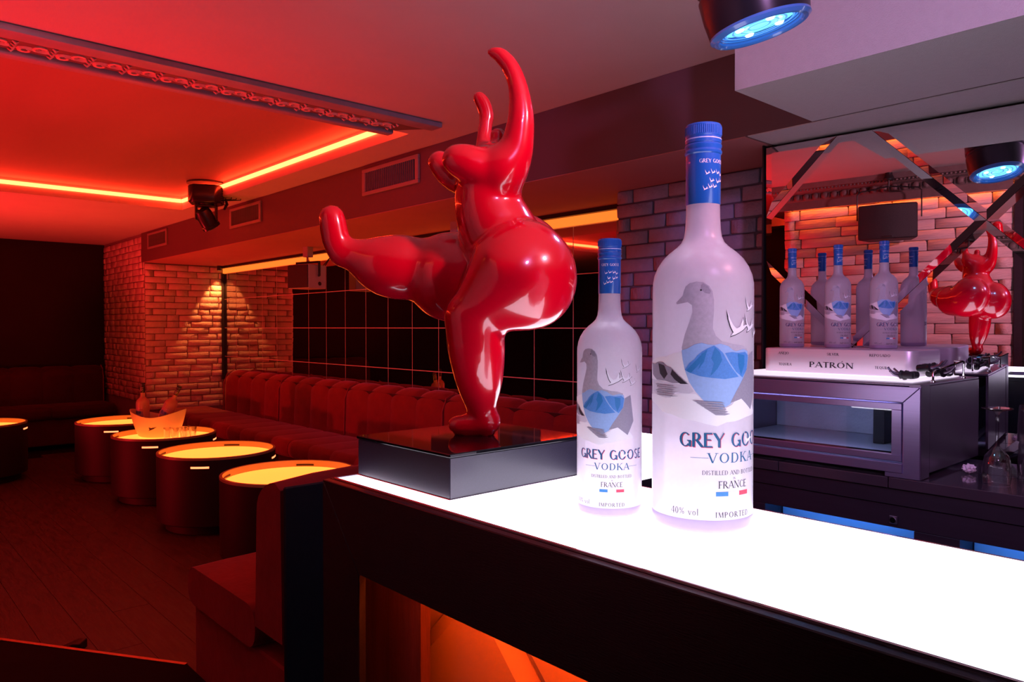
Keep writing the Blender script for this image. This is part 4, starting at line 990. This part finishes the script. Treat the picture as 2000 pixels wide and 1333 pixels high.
# ---- ceiling lamp over the bar
cl_ = thing('ceiling_lamp', 'dark can lamp with glowing blue lens above the bar', 'ceiling lamp', (-.824, 1.354, CZ - .001))
body = put('lamp_can', MB().lathe([(.085, .0), (.118, .012), (.132, .09), (.134, .14), (.128, .146), (.128, .152), (.134, .158), (.132, .20), (.126, .235)], 56, cap0=True, cap1=False).mesh('lamp_can', M['lampbody'], smooth=30), cl_)
body.rotation_euler = (PI + math.radians(12), math.radians(-8), 0); body.location = (0, 0, -.098); body.scale = (.79, .79, 1.0)
MB().lathe([(.126, .235), (.127, .24), (.118, .246), (.114, .243), (.108, .246), (.104, .242)], 56, cap0=False, cap1=False).obj('outer_ring', M['bluering'], body)
MB().lathe([(.104, .242), (.103, .238), (.100, .236), (.100, .234), (.097, .232), (.097, .230), (.094, .228)], 56, cap0=False, cap1=False).obj('baffle', M['bluering'], body, smooth=20)
MB().lathe([(.094, .227), (.06, .232), (.03, .229), (.012, .233), (.001, .234)], 48, cap0=False).obj('lens', M['bluelens'], body)
for rr_ in (.024, .044, .064, .082):
    MB().lathe([(rr_, .2345), (rr_ + .003, .2355), (rr_ + .006, .2345)], 48, cap0=False, cap1=False).obj('lens_ring', M['bluering2'], body)
for k in range(4):
    a = .6 + k * PI / 2; MB().lathe([(.012, 0), (.009, .003), (.001, .004)], 14, c=(.056 * math.cos(a), .056 * math.sin(a), .236)).obj('diode', M['diode'], body)
MB().tube([(-.10, 0, -.003), (-.16, .02, -.03), (-.17, .02, -.10), (-.12, .01, -.14)], .004, 6).obj('cable', M['cable'], cl_)
MB().lathe([(.07, -.078), (.07, 0)], 24).obj('ceiling_mount', M['lampbody'], cl_)
lamp('blue_lamp_light', 'SPOT', (-.80, 1.35, 1.83), (.16, .45, 1), 9, (-.80, 1.3, 1.0), spot_size=math.radians(120), spot_blend=.6, shadow_soft_size=.06)
# ---- hanging loudspeaker opposite the mirror
hs = thing('hanging_loudspeaker', 'black loudspeaker hung on a wire yoke in front of the stone wall', 'loudspeaker', (-1.60, -.30, CZ - .001), math.radians(180 - 8))
MB().lathe([(.03, -.05), (.035, -.04), (.022, -.012), (.022, 0)], 16).obj('mount', M['blackplastic'], hs)
MB().tube([(0, 0, -.05), (0, 0, -.09)], .006, 8).obj('hanger', M['blackplastic'], hs)
MB().tube([(-.19, 0, -.30), (-.19, 0, -.13), (-.17, 0, -.11), (0, 0, -.088), (.17, 0, -.11), (.19, 0, -.13), (.19, 0, -.30)], .005, 6).obj('yoke', M['blackplastic'], hs)
gr = [(-.175 + .35 * i / 8, -.10 - .03 * math.sin(PI * i / 8)) for i in range(9)]
MB().slab(gr + [(.13, .10), (-.13, .10)], -.44, -.215).obj('cabinet', M['blackmesh'], hs, bevel=.008)
put('badge', MB().box(-.03, .03, -.004, 0, -.004, .004).mesh('badge', M['chrome']), hs, (0, -.131, -.425))
# ---- framed dark panel is part of wall_right; added violet and pink wash lamps, out of view
def par(x, y_, col, en, tgt, label, size=70):
    t = thing('par_lamp', label, 'stage light', (x, y_, CZ - .001))
    MB().lathe([(.03, -.03), (.03, 0)], 16).obj('mount', M['blackplastic'], t)
    c_ = MB().lathe([(.06, .0), (.075, .02), (.075, .15), (.07, .16)], 24, cap1=False).obj('can', M['lampbody'], t); c_.location = (0, 0, -.04)
    c_.rotation_euler = (Vector(tgt) - Vector((x, y_, CZ - .04))).to_track_quat('Z', 'Y').to_euler()
    MB().lathe([(.066, .13), (.001, .13)], 24, cap0=False).obj('lens', mat('added par lens %.2f %.2f' % (col[0], col[2]), (.5, .4, .4), .3, var=.05, emit=col, estr=2.0), c_)
    dv = (Vector(tgt) - Vector((x, y_, CZ - .04))).normalized()
    lamp('added_par_light', 'SPOT', Vector((x, y_, CZ - .04)) + dv * .17, col, en, tgt, spot_size=math.radians(size), spot_blend=.8, shadow_soft_size=.06)
par(.55, .15, (.78, .36, .92), 85, (-1.3, 2.5, 1.35), 'added unseen par lamp on the ceiling, washing the back bar violet', 75)
par(.55, 1.15, (1, .32, .44), 170, (-1.8, -.5, 1.4), 'added unseen par lamp on the ceiling, washing the stone wall pink', 70)
def added_uplight(x, y_, col, en, tgt, label, size=120, z0=.002):  # added floor lamp, out of view, to redden the ceiling and lounge
    t = thing('added_uplighter', label, 'added fill lamp', (x, y_, z0))
    MB().lathe([(.10, 0), (.10, .02), (.05, .03), (.09, .12), (.095, .13)], 24, cap1=False).obj('housing', M['lampbody'], t)
    MB().lathe([(.085, .115), (.001, .115)], 24, cap0=False).obj('lens', mat('uplighter lens', (.5, .1, .1), .3, var=.05, emit=col, estr=3.0), t)
    lamp('added_uplighter_light', 'SPOT', (x, y_, z0 + .148), col, en, tgt, spot_size=math.radians(size), spot_blend=.9, shadow_soft_size=.08)
added_uplight(-4.5, -.7, (1, .008, .018), 215, (-4.4, -.4, 2.2), 'added red fill lamp on the lounge floor', 112)
added_uplight(-3.25, .12, (1, .012, .022), 230, (-3.1, .4, 2.2), 'added red fill lamp on the platform by the stone wall', 116, .102)
added_uplight(-7.0, .1, (1, .012, .022), 300, (-7.5, 1.0, 2.2), 'added red fill lamp on the floor near the end wall', 135)
added_uplight(-6.3, -2.2, (1, .010, .022), 480, (-5.6, 3.0, 1.6), 'added red fill lamp on the floor by the black wall, aimed at the sofas', 75)
